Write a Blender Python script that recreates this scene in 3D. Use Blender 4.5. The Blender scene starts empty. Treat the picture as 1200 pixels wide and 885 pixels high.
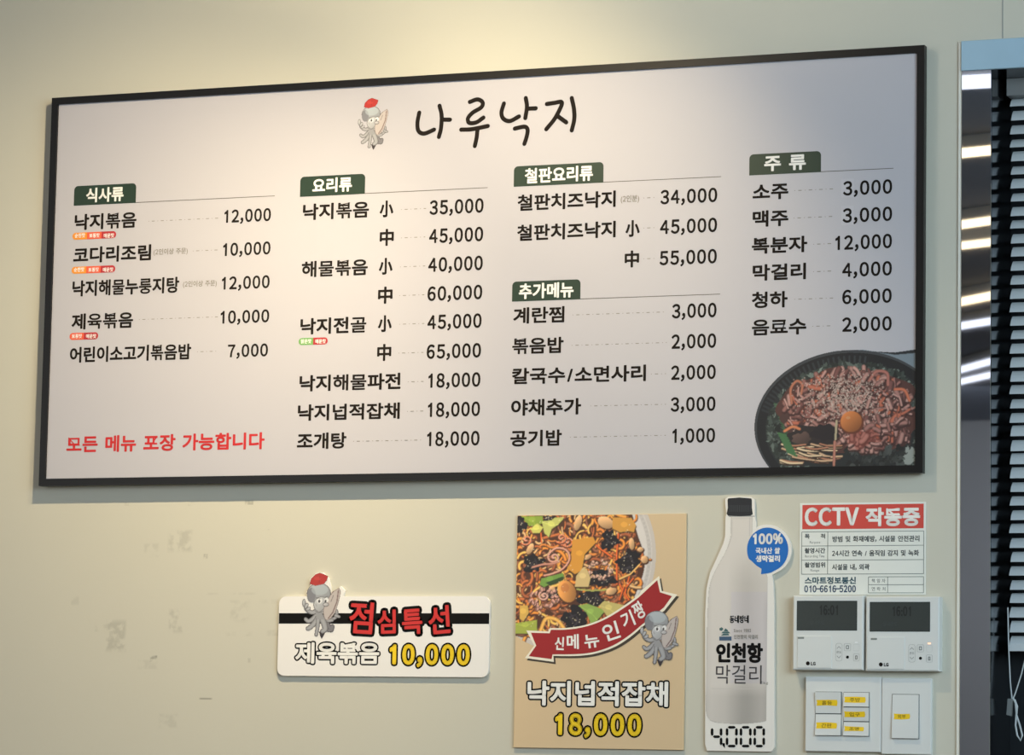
import bpy, math, random
import numpy as np
from mathutils import Matrix, Vector

# ------------------------------------------------------------------ camera, world, light, exposure
SC = bpy.context.scene
COL = SC.collection
CAM = np.array([3.0471, -5.4841, 1.4998])
YAW, PITCH, ROLL, FPX = -0.3696, 0.1154, 0.0184, 4000.0
_f = np.array([math.sin(YAW)*math.cos(PITCH), math.cos(YAW)*math.cos(PITCH), math.sin(PITCH)])
_r0 = np.array([math.cos(YAW), -math.sin(YAW), 0.0])
_u0 = np.cross(_r0, _f)
_r = math.cos(ROLL)*_r0 + math.sin(ROLL)*_u0
_u = -math.sin(ROLL)*_r0 + math.cos(ROLL)*_u0
cd = bpy.data.cameras.new('camera')
cam = bpy.data.objects.new('camera', cd)
COL.objects.link(cam)
cd.sensor_width = 36.0
cd.lens = FPX/1200*36
cd.clip_start = 0.05
cam.matrix_world = Matrix(((_r[0], _u[0], -_f[0], CAM[0]), (_r[1], _u[1], -_f[1], CAM[1]), (_r[2], _u[2], -_f[2], CAM[2]), (0, 0, 0, 1)))
SC.camera = cam
SC.view_settings.view_transform = 'Standard'
SC.view_settings.look = 'None'
SC.view_settings.gamma = 1
SC.view_settings.use_curve_mapping = False
SC.view_settings.exposure = 0.0

w = bpy.data.worlds.new('world')
SC.world = w
w.use_nodes = True
w.node_tree.nodes['Background'].inputs[0].default_value = (0.5, 0.6, 0.7, 1)
w.node_tree.nodes['Background'].inputs[1].default_value = 0.05

def spot(x, y, z, tx, tz, power, angle, blend, col, size):
    l = bpy.data.lights.new('track_or_spill_spot', 'SPOT')
    l.energy = power; l.spot_size = math.radians(angle); l.spot_blend = blend
    l.color = col; l.shadow_soft_size = size
    o = bpy.data.objects.new('track_or_spill_spot', l); COL.objects.link(o)
    o.location = (x, y, z)
    o.rotation_euler = (Vector((tx, 0, tz)) - Vector((x, y, z))).to_track_quat('-Z', 'Y').to_euler()

def area(loc, target, sx, sy, power, col):
    l = bpy.data.lights.new('fill_panel', 'AREA')
    l.shape = 'RECTANGLE'; l.size = sx; l.size_y = sy; l.energy = power; l.color = col
    o = bpy.data.objects.new('fill_panel', l); COL.objects.link(o)
    o.location = loc
    o.rotation_euler = (Vector(target) - Vector(loc)).to_track_quat('-Z', 'Y').to_euler()

WARM = (1.0, 0.80, 0.50)
spot(0.82, -0.80, 3.00, -0.28, 1.42, 76, 94, 1.0, WARM, 0.012)
spot(0.80, -0.80, 3.06, 0.50, 3.08, 19, 112, 1.0, WARM, 0.012)  # added spill lamp, brightens the wall above the board
spot(1.08, -0.80, 3.00, 0.83, 1.92, 54, 92, 1.0, WARM, 0.012)
spot(1.10, -0.80, 3.06, 1.12, 3.05, 9, 110, 1.0, (1.0, 0.86, 0.64), 0.012)  # second added spill lamp, lifts the wall top further right
area((4.0, -2.6, 3.02), (1.6, 0, 1.6), 2.2, 2.4, 182, (0.70, 0.89, 1.0))  # added cool fill for the right side, not a real fixture
area((-1.4, -4.6, 3.02), (0.6, 0, 1.0), 2.0, 2.4, 60, (0.96, 0.98, 1.0))  # added neutral ambient fill for the left side
area((1.0, -8.0, 3.02), (1.0, -9.4, 1.4), 4.0, 1.0, 60, (0.94, 0.97, 1.0))  # added fill that brightens the front wall mirrored in the jamb

# ------------------------------------------------------------------ helpers
def lin(c):
    c = np.asarray(c, float)/255
    return np.where(c <= 0.04045, c/12.92, ((c+0.055)/1.055)**2.4)

def at(px, py, Y=0.0):
    d = _f + _r*(px-600)/FPX - _u*(py-442.5)/FPX
    t = (Y-CAM[1])/d[1]
    p = CAM + d*t
    return float(p[0]), float(p[2])

_mats = {}
def mat(name, rgb, rough=0.5, metal=0.0, spec=0.5, noise=0.0, nscale=40.0, bump=0.0, bscale=200.0, coat=0.0, attr=None):
    if name in _mats: return _mats[name]
    m = bpy.data.materials.new(name); m.use_nodes = True
    nt = m.node_tree; b = nt.nodes['Principled BSDF']
    c = tuple(lin(rgb)) + (1,)
    b.inputs['Base Color'].default_value = c
    b.inputs['Roughness'].default_value = rough
    b.inputs['Metallic'].default_value = metal
    b.inputs['Specular IOR Level'].default_value = spec
    b.inputs['Coat Weight'].default_value = coat
    tc = nt.nodes.new('ShaderNodeTexCoord')
    if attr:
        a = nt.nodes.new('ShaderNodeAttribute'); a.attribute_name = attr
        nt.links.new(a.outputs['Color'], b.inputs['Base Color'])
    elif noise:
        n = nt.nodes.new('ShaderNodeTexNoise'); n.inputs['Scale'].default_value = nscale; n.inputs['Detail'].default_value = 4
        r = nt.nodes.new('ShaderNodeMapRange'); r.inputs[3].default_value = 1-noise; r.inputs[4].default_value = 1+noise
        x = nt.nodes.new('ShaderNodeVectorMath'); x.operation = 'SCALE'; x.inputs[0].default_value = c[:3]
        nt.links.new(tc.outputs['Object'], n.inputs['Vector']); nt.links.new(n.outputs[0], r.inputs[0])
        nt.links.new(r.outputs[0], x.inputs['Scale']); nt.links.new(x.outputs[0], b.inputs['Base Color'])
    if bump:
        n = nt.nodes.new('ShaderNodeTexNoise'); n.inputs['Scale'].default_value = bscale; n.inputs['Detail'].default_value = 3
        bp = nt.nodes.new('ShaderNodeBump'); bp.inputs['Strength'].default_value = bump; bp.inputs['Distance'].default_value = 0.001
        nt.links.new(tc.outputs['Object'], n.inputs['Vector']); nt.links.new(n.outputs[0], bp.inputs['Height']); nt.links.new(bp.outputs[0], b.inputs['Normal'])
    _mats[name] = m
    return m

def emit(name, rgb, strength):
    m = bpy.data.materials.new(name); m.use_nodes = True
    b = m.node_tree.nodes['Principled BSDF']
    b.inputs['Base Color'].default_value = (0.8, 0.8, 0.8, 1)
    b.inputs['Emission Color'].default_value = tuple(lin(rgb)) + (1,)
    b.inputs['Emission Strength'].default_value = strength
    return m

def thing(name, loc, label, cat, group=None):
    o = bpy.data.objects.new(name, None); o.empty_display_size = 0.05
    COL.objects.link(o); o.location = loc
    o['label'] = label; o['category'] = cat
    if group: o['group'] = group
    return o

def wloc(o):
    v = Vector((0, 0, 0))
    while o is not None:
        v = v + o.location; o = o.parent
    return v

def part(name, verts, faces, m, parent=None, label=None, smooth=False, kind=None):
    """verts in world coordinates; a parented mesh is stored relative to its parent"""
    me = bpy.data.meshes.new(name)
    off = wloc(parent) if parent is not None else Vector((0, 0, 0))
    me.from_pydata([(v[0]-off.x, v[1]-off.y, v[2]-off.z) for v in verts], [], faces)
    me.update()
    if smooth:
        for p in me.polygons: p.use_smooth = True
    me.materials.append(m)
    o = bpy.data.objects.new(name, me); COL.objects.link(o)
    if parent is not None: o.parent = parent
    if label: o['label'] = label
    if kind: o['kind'] = kind
    return o

class G:
    """plain geometry collector"""
    def __init__(s): s.v = []; s.f = []
    def add(s, v, f):
        n = len(s.v); s.v += [tuple(map(float, q)) for q in v]; s.f += [tuple(i+n for i in q) for q in f]
    def box(s, x0, x1, y0, y1, z0, z1):
        s.add([(x0,y0,z0),(x1,y0,z0),(x1,y1,z0),(x0,y1,z0),(x0,y0,z1),(x1,y0,z1),(x1,y1,z1),(x0,y1,z1)],
              [(0,3,2,1),(4,5,6,7),(0,1,5,4),(1,2,6,5),(2,3,7,6),(3,0,4,7)])
    def bbox(s, x0, x1, y0, y1, z0, z1, b=0.001):
        """box whose front (low y) edge is chamfered"""
        s.add([(x0+b,y0,z0+b),(x1-b,y0,z0+b),(x1-b,y0,z1-b),(x0+b,y0,z1-b),
               (x0,y0+b,z0),(x1,y0+b,z0),(x1,y0+b,z1),(x0,y0+b,z1),
               (x0,y1,z0),(x1,y1,z0),(x1,y1,z1),(x0,y1,z1)],
              [(0,1,2,3),(4,5,1,0),(5,6,2,1),(6,7,3,2),(7,4,0,3),(8,9,5,4),(9,10,6,5),(10,11,7,6),(11,8,4,7),(11,10,9,8)])
    def flat(s, pts, Y):
        """one flat n-gon facing the room; pts (x,z)"""
        a = sum(pts[i][0]*pts[(i+1)%len(pts)][1]-pts[(i+1)%len(pts)][0]*pts[i][1] for i in range(len(pts)))
        if a < 0: pts = pts[::-1]
        s.add([(p[0], Y, p[1]) for p in pts], [tuple(range(len(pts)))])
    def slab(s, pts, y0, y1):
        a = sum(pts[i][0]*pts[(i+1)%len(pts)][1]-pts[(i+1)%len(pts)][0]*pts[i][1] for i in range(len(pts)))
        if a < 0: pts = pts[::-1]
        n = len(pts)
        s.add([(p[0], y0, p[1]) for p in pts] + [(p[0], y1, p[1]) for p in pts],
              [tuple(range(n)), tuple(range(2*n-1, n-1, -1))] + [(i, i+n, (i+1) % n+n, (i+1) % n) for i in range(n)])
    def tube(s, pts, r, k=6):
        pts = [Vector(p) for p in pts]; rings = []
        for i, p in enumerate(pts):
            t = (pts[min(i+1, len(pts)-1)]-pts[max(i-1, 0)]).normalized()
            a = t.cross(Vector((0, 1, 0.01))).normalized(); b = t.cross(a)
            rings.append([p+a*r*math.cos(2*math.pi*j/k)+b*r*math.sin(2*math.pi*j/k) for j in range(k)])
        v = [q for R in rings for q in R]; f = []
        for i in range(len(pts)-1):
            for j in range(k):
                f.append((i*k+j, i*k+(j+1) % k, (i+1)*k+(j+1) % k, (i+1)*k+j))
        f.append(tuple(range(k))[::-1]); f.append(tuple((len(pts)-1)*k+j for j in range(k)))
        s.add(v, f)
    def put(s, name, m, parent=None, **k): return part(name, s.v, s.f, m, parent, **k)

def rrect(x0, x1, z0, z1, r, corners=(1,1,1,1), n=5):
    """rounded rectangle outline, corners = (bl, br, tr, tl)"""
    out = []
    for (cx, cz, a0, on) in ((x0, z0, 180, corners[0]), (x1, z0, 270, corners[1]), (x1, z1, 0, corners[2]), (x0, z1, 90, corners[3])):
        if not on: out.append((cx, cz)); continue
        ox = cx + (r if cx == x0 else -r); oz = cz + (r if cz == z0 else -r)
        for i in range(n+1):
            a = math.radians(a0+90*i/n); out.append((ox+r*math.cos(a), oz+r*math.sin(a)))
    return out

# ------------------------------------------------------------------ lettering
_gl = {}
_raw = {}
def full(ch):
    return chr(ord(ch)+0xFEE0) if ch in '0123456789,-%CTVLG' else ch
def load_glyphs(chars):
    """one text object with a character per line, split back into single glyphs"""
    chars = [c for c in chars if c not in _raw]
    if not chars: return
    cu = bpy.data.curves.new('g', 'FONT'); cu.resolution_u = 4; cu.space_line = 3
    cu.body = '\n'.join(['8', '8']+chars)
    o = bpy.data.objects.new('g', cu); COL.objects.link(o)
    ev = o.evaluated_get(bpy.context.evaluated_depsgraph_get()); me = ev.to_mesh()
    V = np.array([(v.co.x, v.co.y) for v in me.vertices]); F = [tuple(p.vertices) for p in me.polygons]
    ev.to_mesh_clear(); bpy.data.objects.remove(o); bpy.data.curves.remove(cu)
    top = V[:, 1].max(); b2 = V[(V[:, 1] < top-1.5), 1].max(); step = top-b2
    line = np.floor((top-V[:, 1])/step+0.28).astype(int)   # 8 stands .7 tall on each baseline, lines are 3 apart
    for i, c in enumerate(chars):
        idx = np.nonzero(line == i+2)[0]; m = {int(k): j for j, k in enumerate(idx)}
        U = V[idx].copy().reshape(-1, 2); U[:, 1] += (i+2)*step
        _raw[c] = (U, [tuple(m[k] for k in f) for f in F if f[0] in m])
def glyph(ch):
    """outline-filled glyph in em units: verts (n,2), faces, boundary loops; centred on its own cell"""
    if ch in _gl: return _gl[ch]
    if ch == '1':
        V = np.array([(0.26, 0), (0.35, 0), (0.35, .735), (0.285, .735), (0.235, .665), (0.11, .60), (0.11, .515), (0.26, .575)])
        _gl[ch] = (V, [tuple(range(8))], [list(range(8))]); return _gl[ch]
    src = ch
    src = full(ch)
    if src not in _raw: load_glyphs(src)
    V, F = _raw[src]
    # weld and orient
    key = {}; remap = []
    for v in V:
        k = (round(v[0], 5), round(v[1], 5)); remap.append(key.setdefault(k, len(key)))
    V = np.array(list(key.keys())) if key else np.zeros((0, 2))
    F2 = []
    for f in F:
        f = [remap[i] for i in f]
        if len(set(f)) < 3: continue
        a = sum(V[f[i]][0]*V[f[(i+1) % len(f)]][1]-V[f[(i+1) % len(f)]][0]*V[f[i]][1] for i in range(len(f)))
        F2.append(tuple(f) if a > 0 else tuple(f[::-1]))
    ed = {}
    for f in F2:
        for i in range(len(f)):
            ed[(f[i], f[(i+1) % len(f)])] = 1
    nx = {}
    for (a, b) in ed:
        if (b, a) not in ed: nx.setdefault(a, []).append(b)
    loops = []
    while nx:
        a = next(iter(nx)); L = [a]; cur = a
        while cur in nx:
            b = nx[cur].pop()
            if not nx[cur]: del nx[cur]
            if b == a: break
            L.append(b); cur = b
        if len(L) > 2: loops.append(L)
    _gl[ch] = (V, F2, loops)
    return _gl[ch]

def adv(ch):
    if ch == ' ': return 0.36
    if ch in ',.': return 0.30
    if ch in '/': return 0.42
    if ch in '():': return 0.30
    if ch == '-': return 0.42
    if ch == '%': return 0.86
    if ch.isdigit(): return 0.60
    if ch.isascii(): return {'M': .86, 'W': .9, 'I': .3, 'i': .28, 'l': .28, 'C': .66, 'T': .6, 'V': .66}.get(ch, 0.58)
    return 0.92

def fit_text(body, X0, X1, zc, H, ink_h, mid, digw=0.86):
    """place the glyphs of a line so that its ink spans X0..X1 and stands H tall about zc"""
    out = []; x = 0; lo = 1e9; hi = -1e9
    for ch in body:
        a = adv(ch)
        if ch != ' ':
            V, F, L = glyph(ch)
            if len(V):
                cx = (V[:, 0].min()+V[:, 0].max())/2
                if ch.isascii():
                    U = V.copy(); U[:, 0] = (U[:, 0]-cx)*digw + x + a/2
                    if ch == ',': U[:, 0] -= 0.02
                else:
                    U = V.copy(); U[:, 0] += x
                lo = min(lo, U[:, 0].min()); hi = max(hi, U[:, 0].max())
                out.append((U, F, L))
        x += a
    sx = (X1-X0)/(hi-lo); sz = H/ink_h
    return [(np.stack([(U[:, 0]-lo)*sx+X0, (U[:, 1]-mid)*sz+zc], 1), F, L) for U, F, L in out]

def rot_pts(gs, ang, cx, cz, shear=0.0):
    c, s = math.cos(ang), math.sin(ang); o = []
    for U, F, L in gs:
        x = U[:, 0]-cx; z = U[:, 1]-cz; x = x + shear*z
        o.append((np.stack([c*x-s*z+cx, s*x+c*z+cz], 1), F, L))
    return o

def fill_geo(g, gs, Y, bold=0.0, eps=1e-5, robust=True):
    if robust and bold > 0: outline_geo(g, gs, Y+eps, bold)
    for U, F, L in gs:
        g.add([(p[0], Y, p[1]) for p in U], F)
        if bold > 0 and robust: continue
        if bold > 0:
            for lp in L:
                P = U[lp]; n = len(P)
                a = P-np.roll(P, 1, 0); b = np.roll(P, -1, 0)-P
                a /= np.maximum(np.linalg.norm(a, axis=1, keepdims=True), 1e-12); b /= np.maximum(np.linalg.norm(b, axis=1, keepdims=True), 1e-12)
                na = np.stack([a[:, 1], -a[:, 0]], 1); nb = np.stack([b[:, 1], -b[:, 0]], 1)
                m = na+nb; l2 = np.maximum((m*m).sum(1, keepdims=True), 0.5)
                Q = P + 2*m/l2*bold
                v = [(p[0], Y+eps, p[1]) for p in P]+[(q[0], Y+eps, q[1]) for q in Q]
                g.add(v, [(i, i+n, (i+1) % n+n, (i+1) % n) for i in range(n)])

def outline_geo(g, gs, Y, t):
    """thick rounded band around every contour, used as the dark edge of outlined letters"""
    k = 0
    for U, F, L in gs:
        g.add([(p[0], Y, p[1]) for p in U], F)
        for lp in L:
            P = U[lp]; n = len(P)
            for i in range(n):
                p = P[i]; q = P[(i+1) % n]; d = q-p; l = np.linalg.norm(d)
                if l < 1e-7: continue
                nn = np.array([d[1], -d[0]])/l*t
                k += 1; y = Y+1e-6*(k % 9)
                g.add([(p[0]-nn[0], y, p[1]-nn[1]), (p[0]+nn[0], y, p[1]+nn[1]), (q[0]+nn[0], y, q[1]+nn[1]), (q[0]-nn[0], y, q[1]-nn[1])], [(0, 1, 2, 3)])
                g.add([(p[0]+t*math.cos(j*math.pi/4), y, p[1]+t*math.sin(j*math.pi/4)) for j in range(8)], [tuple(range(8))])

def text(name, body, x0, x1, yc, h, Y, m, parent, bold=0.02, digits=None, out=None, outm=None, label=None, digw=0.86, ink=None):
    """x0,x1,yc,h measured on the photograph's plane; bold and out as share of the height"""
    xc = (x0+x1)/2
    z1 = at(xc, yc-h/2, Y)[1]; z0 = at(xc, yc+h/2, Y)[1]
    H = z1-z0; X0 = at(x0, yc, Y)[0]; X1 = at(x1, yc, Y)[0]
    if digits is None: digits = all(c.isascii() for c in body)
    ih, mid = (0.76, 0.372) if digits else (0.89, 0.378)
    if body in ('小', '中'): ih = 0.92
    B = bold*H
    gs = fit_text(body, X0+B, X1-B, (z0+z1)/2, H-2*B, ih, mid, digw)
    if out:
        g = G(); outline_geo(g, gs, Y+0.00012, out*H+B)
        o = g.put(name if not outm else name, outm, parent, label=label)
        g2 = G(); fill_geo(g2, gs, Y, B); g2.put('letter_fill', m, o)
        return o
    g = G()
    for ch, one in zip([c for c in body if c != ' '], gs): fill_geo(g, [one], Y, B*(.68 if ch in '볶물골룽륙육' else .88 if ch in '찜란탕해름음릅밥적잡넙철판칼면' else 1))
    return g.put(name, m, parent, label=label)

# ------------------------------------------------------------------ painted prints (flat coloured meshes)
class Canvas:
    def __init__(s, w, h, k, bg=(255, 255, 255), seed=1):
        """w,h in drawing units; k cells per unit"""
        s.k = k; s.W = int(w*k); s.H = int(h*k); s.w = w; s.h = h
        s.rgb = np.zeros((s.H, s.W, 3))+np.array(bg, float); s.a = np.zeros((s.H, s.W), bool)
        s.rng = np.random.RandomState(seed)
    def win(s, x0, x1, y0, y1):
        i0 = max(0, int(x0*s.k)-1); i1 = min(s.W, int(x1*s.k)+2); j0 = max(0, int(y0*s.k)-1); j1 = min(s.H, int(y1*s.k)+2)
        if i1 <= i0 or j1 <= j0: return None
        X, Y = np.meshgrid((np.arange(i0, i1)+.5)/s.k, (np.arange(j0, j1)+.5)/s.k)
        return (slice(j0, j1), slice(i0, i1)), X, Y
    def put(s, sl, m, col, al=1.0):
        c = s.rgb[sl]; 
        col = np.asarray(col, float)
        if col.ndim == 1: col = np.broadcast_to(col, c.shape)
        c[m] = c[m]*(1-al)+col[m]*al; s.a[sl] |= m
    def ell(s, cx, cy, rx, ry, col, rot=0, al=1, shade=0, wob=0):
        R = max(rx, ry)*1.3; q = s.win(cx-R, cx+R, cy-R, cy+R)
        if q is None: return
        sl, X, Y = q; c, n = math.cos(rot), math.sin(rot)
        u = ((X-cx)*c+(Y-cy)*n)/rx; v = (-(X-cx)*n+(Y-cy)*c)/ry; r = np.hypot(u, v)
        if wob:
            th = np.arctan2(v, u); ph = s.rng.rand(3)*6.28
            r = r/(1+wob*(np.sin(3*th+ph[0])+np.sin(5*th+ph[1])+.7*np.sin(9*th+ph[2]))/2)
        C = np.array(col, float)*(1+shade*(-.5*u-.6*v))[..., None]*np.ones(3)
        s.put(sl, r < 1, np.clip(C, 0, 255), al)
    def poly(s, P, col, al=1):
        P = np.array(P, float); q = s.win(P[:, 0].min(), P[:, 0].max(), P[:, 1].min(), P[:, 1].max())
        if q is None: return
        sl, X, Y = q; m = np.zeros(X.shape, bool)
        for i in range(len(P)):
            x0, y0 = P[i]; x1, y1 = P[(i+1) % len(P)]
            if y0 == y1: continue
            c = ((y0 > Y) != (y1 > Y)) & (X < (x1-x0)*(Y-y0)/(y1-y0)+x0); m ^= c
        s.put(sl, m, col, al)
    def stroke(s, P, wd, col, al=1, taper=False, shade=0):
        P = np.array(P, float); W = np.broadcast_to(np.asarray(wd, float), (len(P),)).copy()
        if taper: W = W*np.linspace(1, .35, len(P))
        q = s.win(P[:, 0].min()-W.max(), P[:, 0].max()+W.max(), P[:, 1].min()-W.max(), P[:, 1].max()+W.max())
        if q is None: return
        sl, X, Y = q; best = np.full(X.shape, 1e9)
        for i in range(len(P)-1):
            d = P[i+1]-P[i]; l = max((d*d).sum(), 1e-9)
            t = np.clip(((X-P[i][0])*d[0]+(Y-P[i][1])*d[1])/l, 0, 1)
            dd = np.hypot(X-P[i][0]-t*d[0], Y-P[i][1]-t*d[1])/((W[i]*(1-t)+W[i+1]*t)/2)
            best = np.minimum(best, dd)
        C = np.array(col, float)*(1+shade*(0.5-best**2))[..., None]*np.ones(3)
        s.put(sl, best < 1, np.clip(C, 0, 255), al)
    def curve(s, P, n=8):
        P = np.array(P, float); o = []
        Q = np.vstack([2*P[0]-P[1], P, 2*P[-1]-P[-2]])
        for i in range(1, len(Q)-2):
            for t in np.arange(n)/n:
                o.append(.5*((2*Q[i])+(-Q[i-1]+Q[i+1])*t+(2*Q[i-1]-5*Q[i]+4*Q[i+1]-Q[i+2])*t*t+(-Q[i-1]+3*Q[i]-3*Q[i+1]+Q[i+2])*t**3))
        o.append(P[-1]); return np.array(o)
    def build(s, name, fx, Y, m, parent, clip=None, label=None):
        """fx maps drawing units to (x,z)"""
        keep = s.a.copy()
        if clip is not None:
            X, Yy = np.meshgrid((np.arange(s.W)+.5)/s.k, (np.arange(s.H)+.5)/s.k); keep &= clip(X, Yy)
        js, is_ = np.nonzero(keep)
        ids = np.full((s.H+1, s.W+1), -1)
        for dj in (0, 1):
            for di in (0, 1): ids[js+dj, is_+di] = 0
        vj, vi = np.nonzero(ids == 0); ids[vj, vi] = np.arange(len(vj))
        x, z = fx(vi/s.k, vj/s.k); off = wloc(parent)
        co = np.stack([x-off.x, np.full(len(vj), Y-off.y), z-off.z], 1)
        q = np.stack([ids[js+1, is_], ids[js+1, is_+1], ids[js, is_+1], ids[js, is_]], 1)
        me = bpy.data.meshes.new(name)
        me.vertices.add(len(co)); me.vertices.foreach_set('co', co.ravel().astype(np.float32))
        me.loops.add(q.size); me.loops.foreach_set('vertex_index', q.ravel().astype(np.int32))
        me.polygons.add(len(q)); me.polygons.foreach_set('loop_start', (np.arange(len(q))*4).astype(np.int32))
        me.update(calc_edges=True)
        at_ = me.color_attributes.new('print', 'FLOAT_COLOR', 'POINT')
        # average the cells round each vertex
        acc = np.zeros((s.H+1, s.W+1, 3)); cnt = np.zeros((s.H+1, s.W+1, 1))
        L = lin(s.rgb)*keep[..., None]
        for dj in (0, 1):
            for di in (0, 1):
                acc[dj:dj+s.H, di:di+s.W] += L; cnt[dj:dj+s.H, di:di+s.W, 0] += keep
        c = (acc/np.maximum(cnt, 1))[vj, vi]
        at_.data.foreach_set('color', np.concatenate([c, np.ones((len(c), 1))], 1).ravel().astype(np.float32))
        me.materials.append(m)
        o = bpy.data.objects.new(name, me); COL.objects.link(o); o.parent = parent
        if label: o['label'] = label
        return o

# ------------------------------------------------------------------ materials
M_PRINT = mat('printed_picture', (128, 128, 128), 0.42, attr='print')
M_WHITE = mat('printed_white_panel', (185, 183, 190), 0.38)
M_FRAME = mat('black_aluminium', (15, 14, 14), 0.4, spec=0.3, bump=0.05)
_all = sorted(set('식사류낙지볶음코다리조림인이상주문해물누룽탕제육어린소고기밥모든메뉴포장가능합니다요小中전골파넙적잡채개철판치즈분추계란찜칼국수면야공맥복자막걸청하료점심특선신짱내산쌀생동네방항의작중목범및화재예시설안관리촬영간연속움직감녹위외곽책임락처스마트정보통온도실홀등간입구조명부순한맛매운맑은0123456789,:%-/()CTVLGabcdefghijklmnopqrstuvwxyzPRSK'))
load_glyphs([full(c) for c in _all])
M_INK = mat('dark_ink', (34, 29, 26), 0.75, spec=0.1)
M_INK2 = mat('black_ink', (18, 17, 17), 0.7, spec=0.15)
M_GREY = mat('grey_ink', (130, 126, 118), 0.6)
M_GREEN = mat('green_ink', (30, 52, 38), 0.5)
M_TABW = mat('white_ink', (238, 236, 232), 0.5)
M_RED = mat('red_ink', (196, 34, 34), 0.5)
M_ORANGE = mat('orange_ink', (232, 146, 44), 0.5)
M_CORAL = mat('coral_ink', (226, 94, 62), 0.5)
M_DRED = mat('crimson_ink', (178, 44, 50), 0.5)
M_LEAF = mat('leaf_green_ink', (112, 168, 92), 0.5)
M_YEL = mat('yellow_ink', (246, 208, 20), 0.5)
M_FOAM = mat('white_foam_board', (232, 228, 222), 0.5)
M_PLASTIC = mat('white_plastic', (216, 218, 216), 0.42, noise=0.01)
M_GAP = mat('dark_gap', (80, 82, 80), 0.7)

# ------------------------------------------------------------------ the room
RX0, RX1, RY0, RZ1 = -2.6, 5.2, -9.4, 3.10
OXL, _ = at(1162, 400); OZT = at(1163, 82)[1]; OXR = OXL+1.5; OZB = 0.95
DEP = 0.16
def wall_mat():
    m = mat('painted_wall', (202, 199, 185), 0.62, spec=0.3)
    nt = m.node_tree; b = nt.nodes['Principled BSDF']; N = nt.nodes.new; Lk = nt.links.new
    geo = N('ShaderNodeNewGeometry')
    n1 = N('ShaderNodeTexNoise'); n1.inputs['Scale'].default_value = 160; n1.inputs['Detail'].default_value = 3
    n2 = N('ShaderNodeTexNoise'); n2.inputs['Scale'].default_value = 55; n2.inputs['Detail'].default_value = 6
    n3 = N('ShaderNodeTexNoise'); n3.inputs['Scale'].default_value = 2.2; n3.inputs['Detail'].default_value = 3
    for n in (n1, n2, n3): Lk(geo.outputs['Position'], n.inputs['Vector'])
    bp = N('ShaderNodeBump'); bp.inputs['Strength'].default_value = 0.10; bp.inputs['Distance'].default_value = 0.001
    Lk(n1.outputs[0], bp.inputs['Height']); Lk(bp.outputs[0], b.inputs['Normal'])
    sep = N('ShaderNodeSeparateXYZ'); Lk(geo.outputs['Position'], sep.inputs[0])
    def op(o, a, c=None):
        k = N('ShaderNodeMath'); k.operation = o
        for i, v in enumerate((a, c)):
            if v is None: continue
            if isinstance(v, (int, float)): k.inputs[i].default_value = v
            else: Lk(v, k.inputs[i])
        return k.outputs[0]
    total = None
    # tape residue and scuffs on the wall: (x, y, half width, half height, strength, noise threshold) on the photograph
    for (px, py, hw, hh, st, th) in ((211, 634, 17, 14, .17, .44), (177, 645, 11, 9, .10, .46), (136, 745, 14, 20, .19, .42), (118, 736, 9, 5, .09, .45),
                                     (206, 728, 10, 15, .17, .45), (180, 772, 5, 4, .55, .40), (173, 779, 14, 6, .08, .40), (281, 716, 14, 14, .10, .46),
                                     (241, 819, 9, 1.2, .40, .30), (197, 845, 13, 9, .10, .46), (88, 702, 6, 8, .09, .45), (224, 591, 4, 2, .4, .4),
                                     (292, 589, 6, 3, .35, .42), (317, 624, 4, 4, .30, .45), (241, 652, 3, 3, .30, .4), (270, 696, 38, 1.6, .07, .45),
                                     (280, 743, 18, 3, .07, .45), (320, 742, 9, 4, .09, .45), (292, 774, 2, 3, .15, .4), (146, 591, 6, 2, .25, .45), (330, 705, 30, 3, .04, .4)):
        X, Z = at(px, py); s = 1.55e-3
        dx = op('DIVIDE', op('ABSOLUTE', op('SUBTRACT', sep.outputs[0], X)), hw*s)
        dz = op('DIVIDE', op('ABSOLUTE', op('SUBTRACT', sep.outputs[2], Z)), hh*s)
        e = op('MAXIMUM', dx, dz)
        r = N('ShaderNodeMapRange'); Lk(e, r.inputs[0]); r.inputs[1].default_value = 1.0; r.inputs[2].default_value = 0.7; r.inputs[3].default_value = 0; r.inputs[4].default_value = 1
        q = N('ShaderNodeMapRange'); Lk(n2.outputs[0], q.inputs[0]); q.inputs[1].default_value = th; q.inputs[2].default_value = th+.12; q.inputs[3].default_value = 0; q.inputs[4].default_value = st
        v = op('MULTIPLY', r.outputs[0], q.outputs[0])
        total = v if total is None else op('ADD', total, v)
    big = N('ShaderNodeMapRange'); Lk(n3.outputs[0], big.inputs[0]); big.inputs[3].default_value = 1.02; big.inputs[4].default_value = 0.97
    fac = op('MULTIPLY', big.outputs[0], op('SUBTRACT', 1.0, total))
    x = N('ShaderNodeVectorMath'); x.operation = 'SCALE'; x.inputs[0].default_value = tuple(lin((202, 199, 185)))
    Lk(fac, x.inputs['Scale']); Lk(x.outputs[0], b.inputs['Base Color'])
    return m
M_WALL = wall_mat()
M_STEEL = mat('brushed_stainless_steel', (182, 185, 190), 0.018, metal=1.0)
M_HEAD = mat('pale_blue_satin_steel', (166, 198, 218), 0.38, metal=0.2, noise=0.06, nscale=14)  # pale blue satin tone of the head strip
M_REVEAL = mat('dark_polished_metal', (96, 100, 108), 0.12, metal=1.0)

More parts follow.
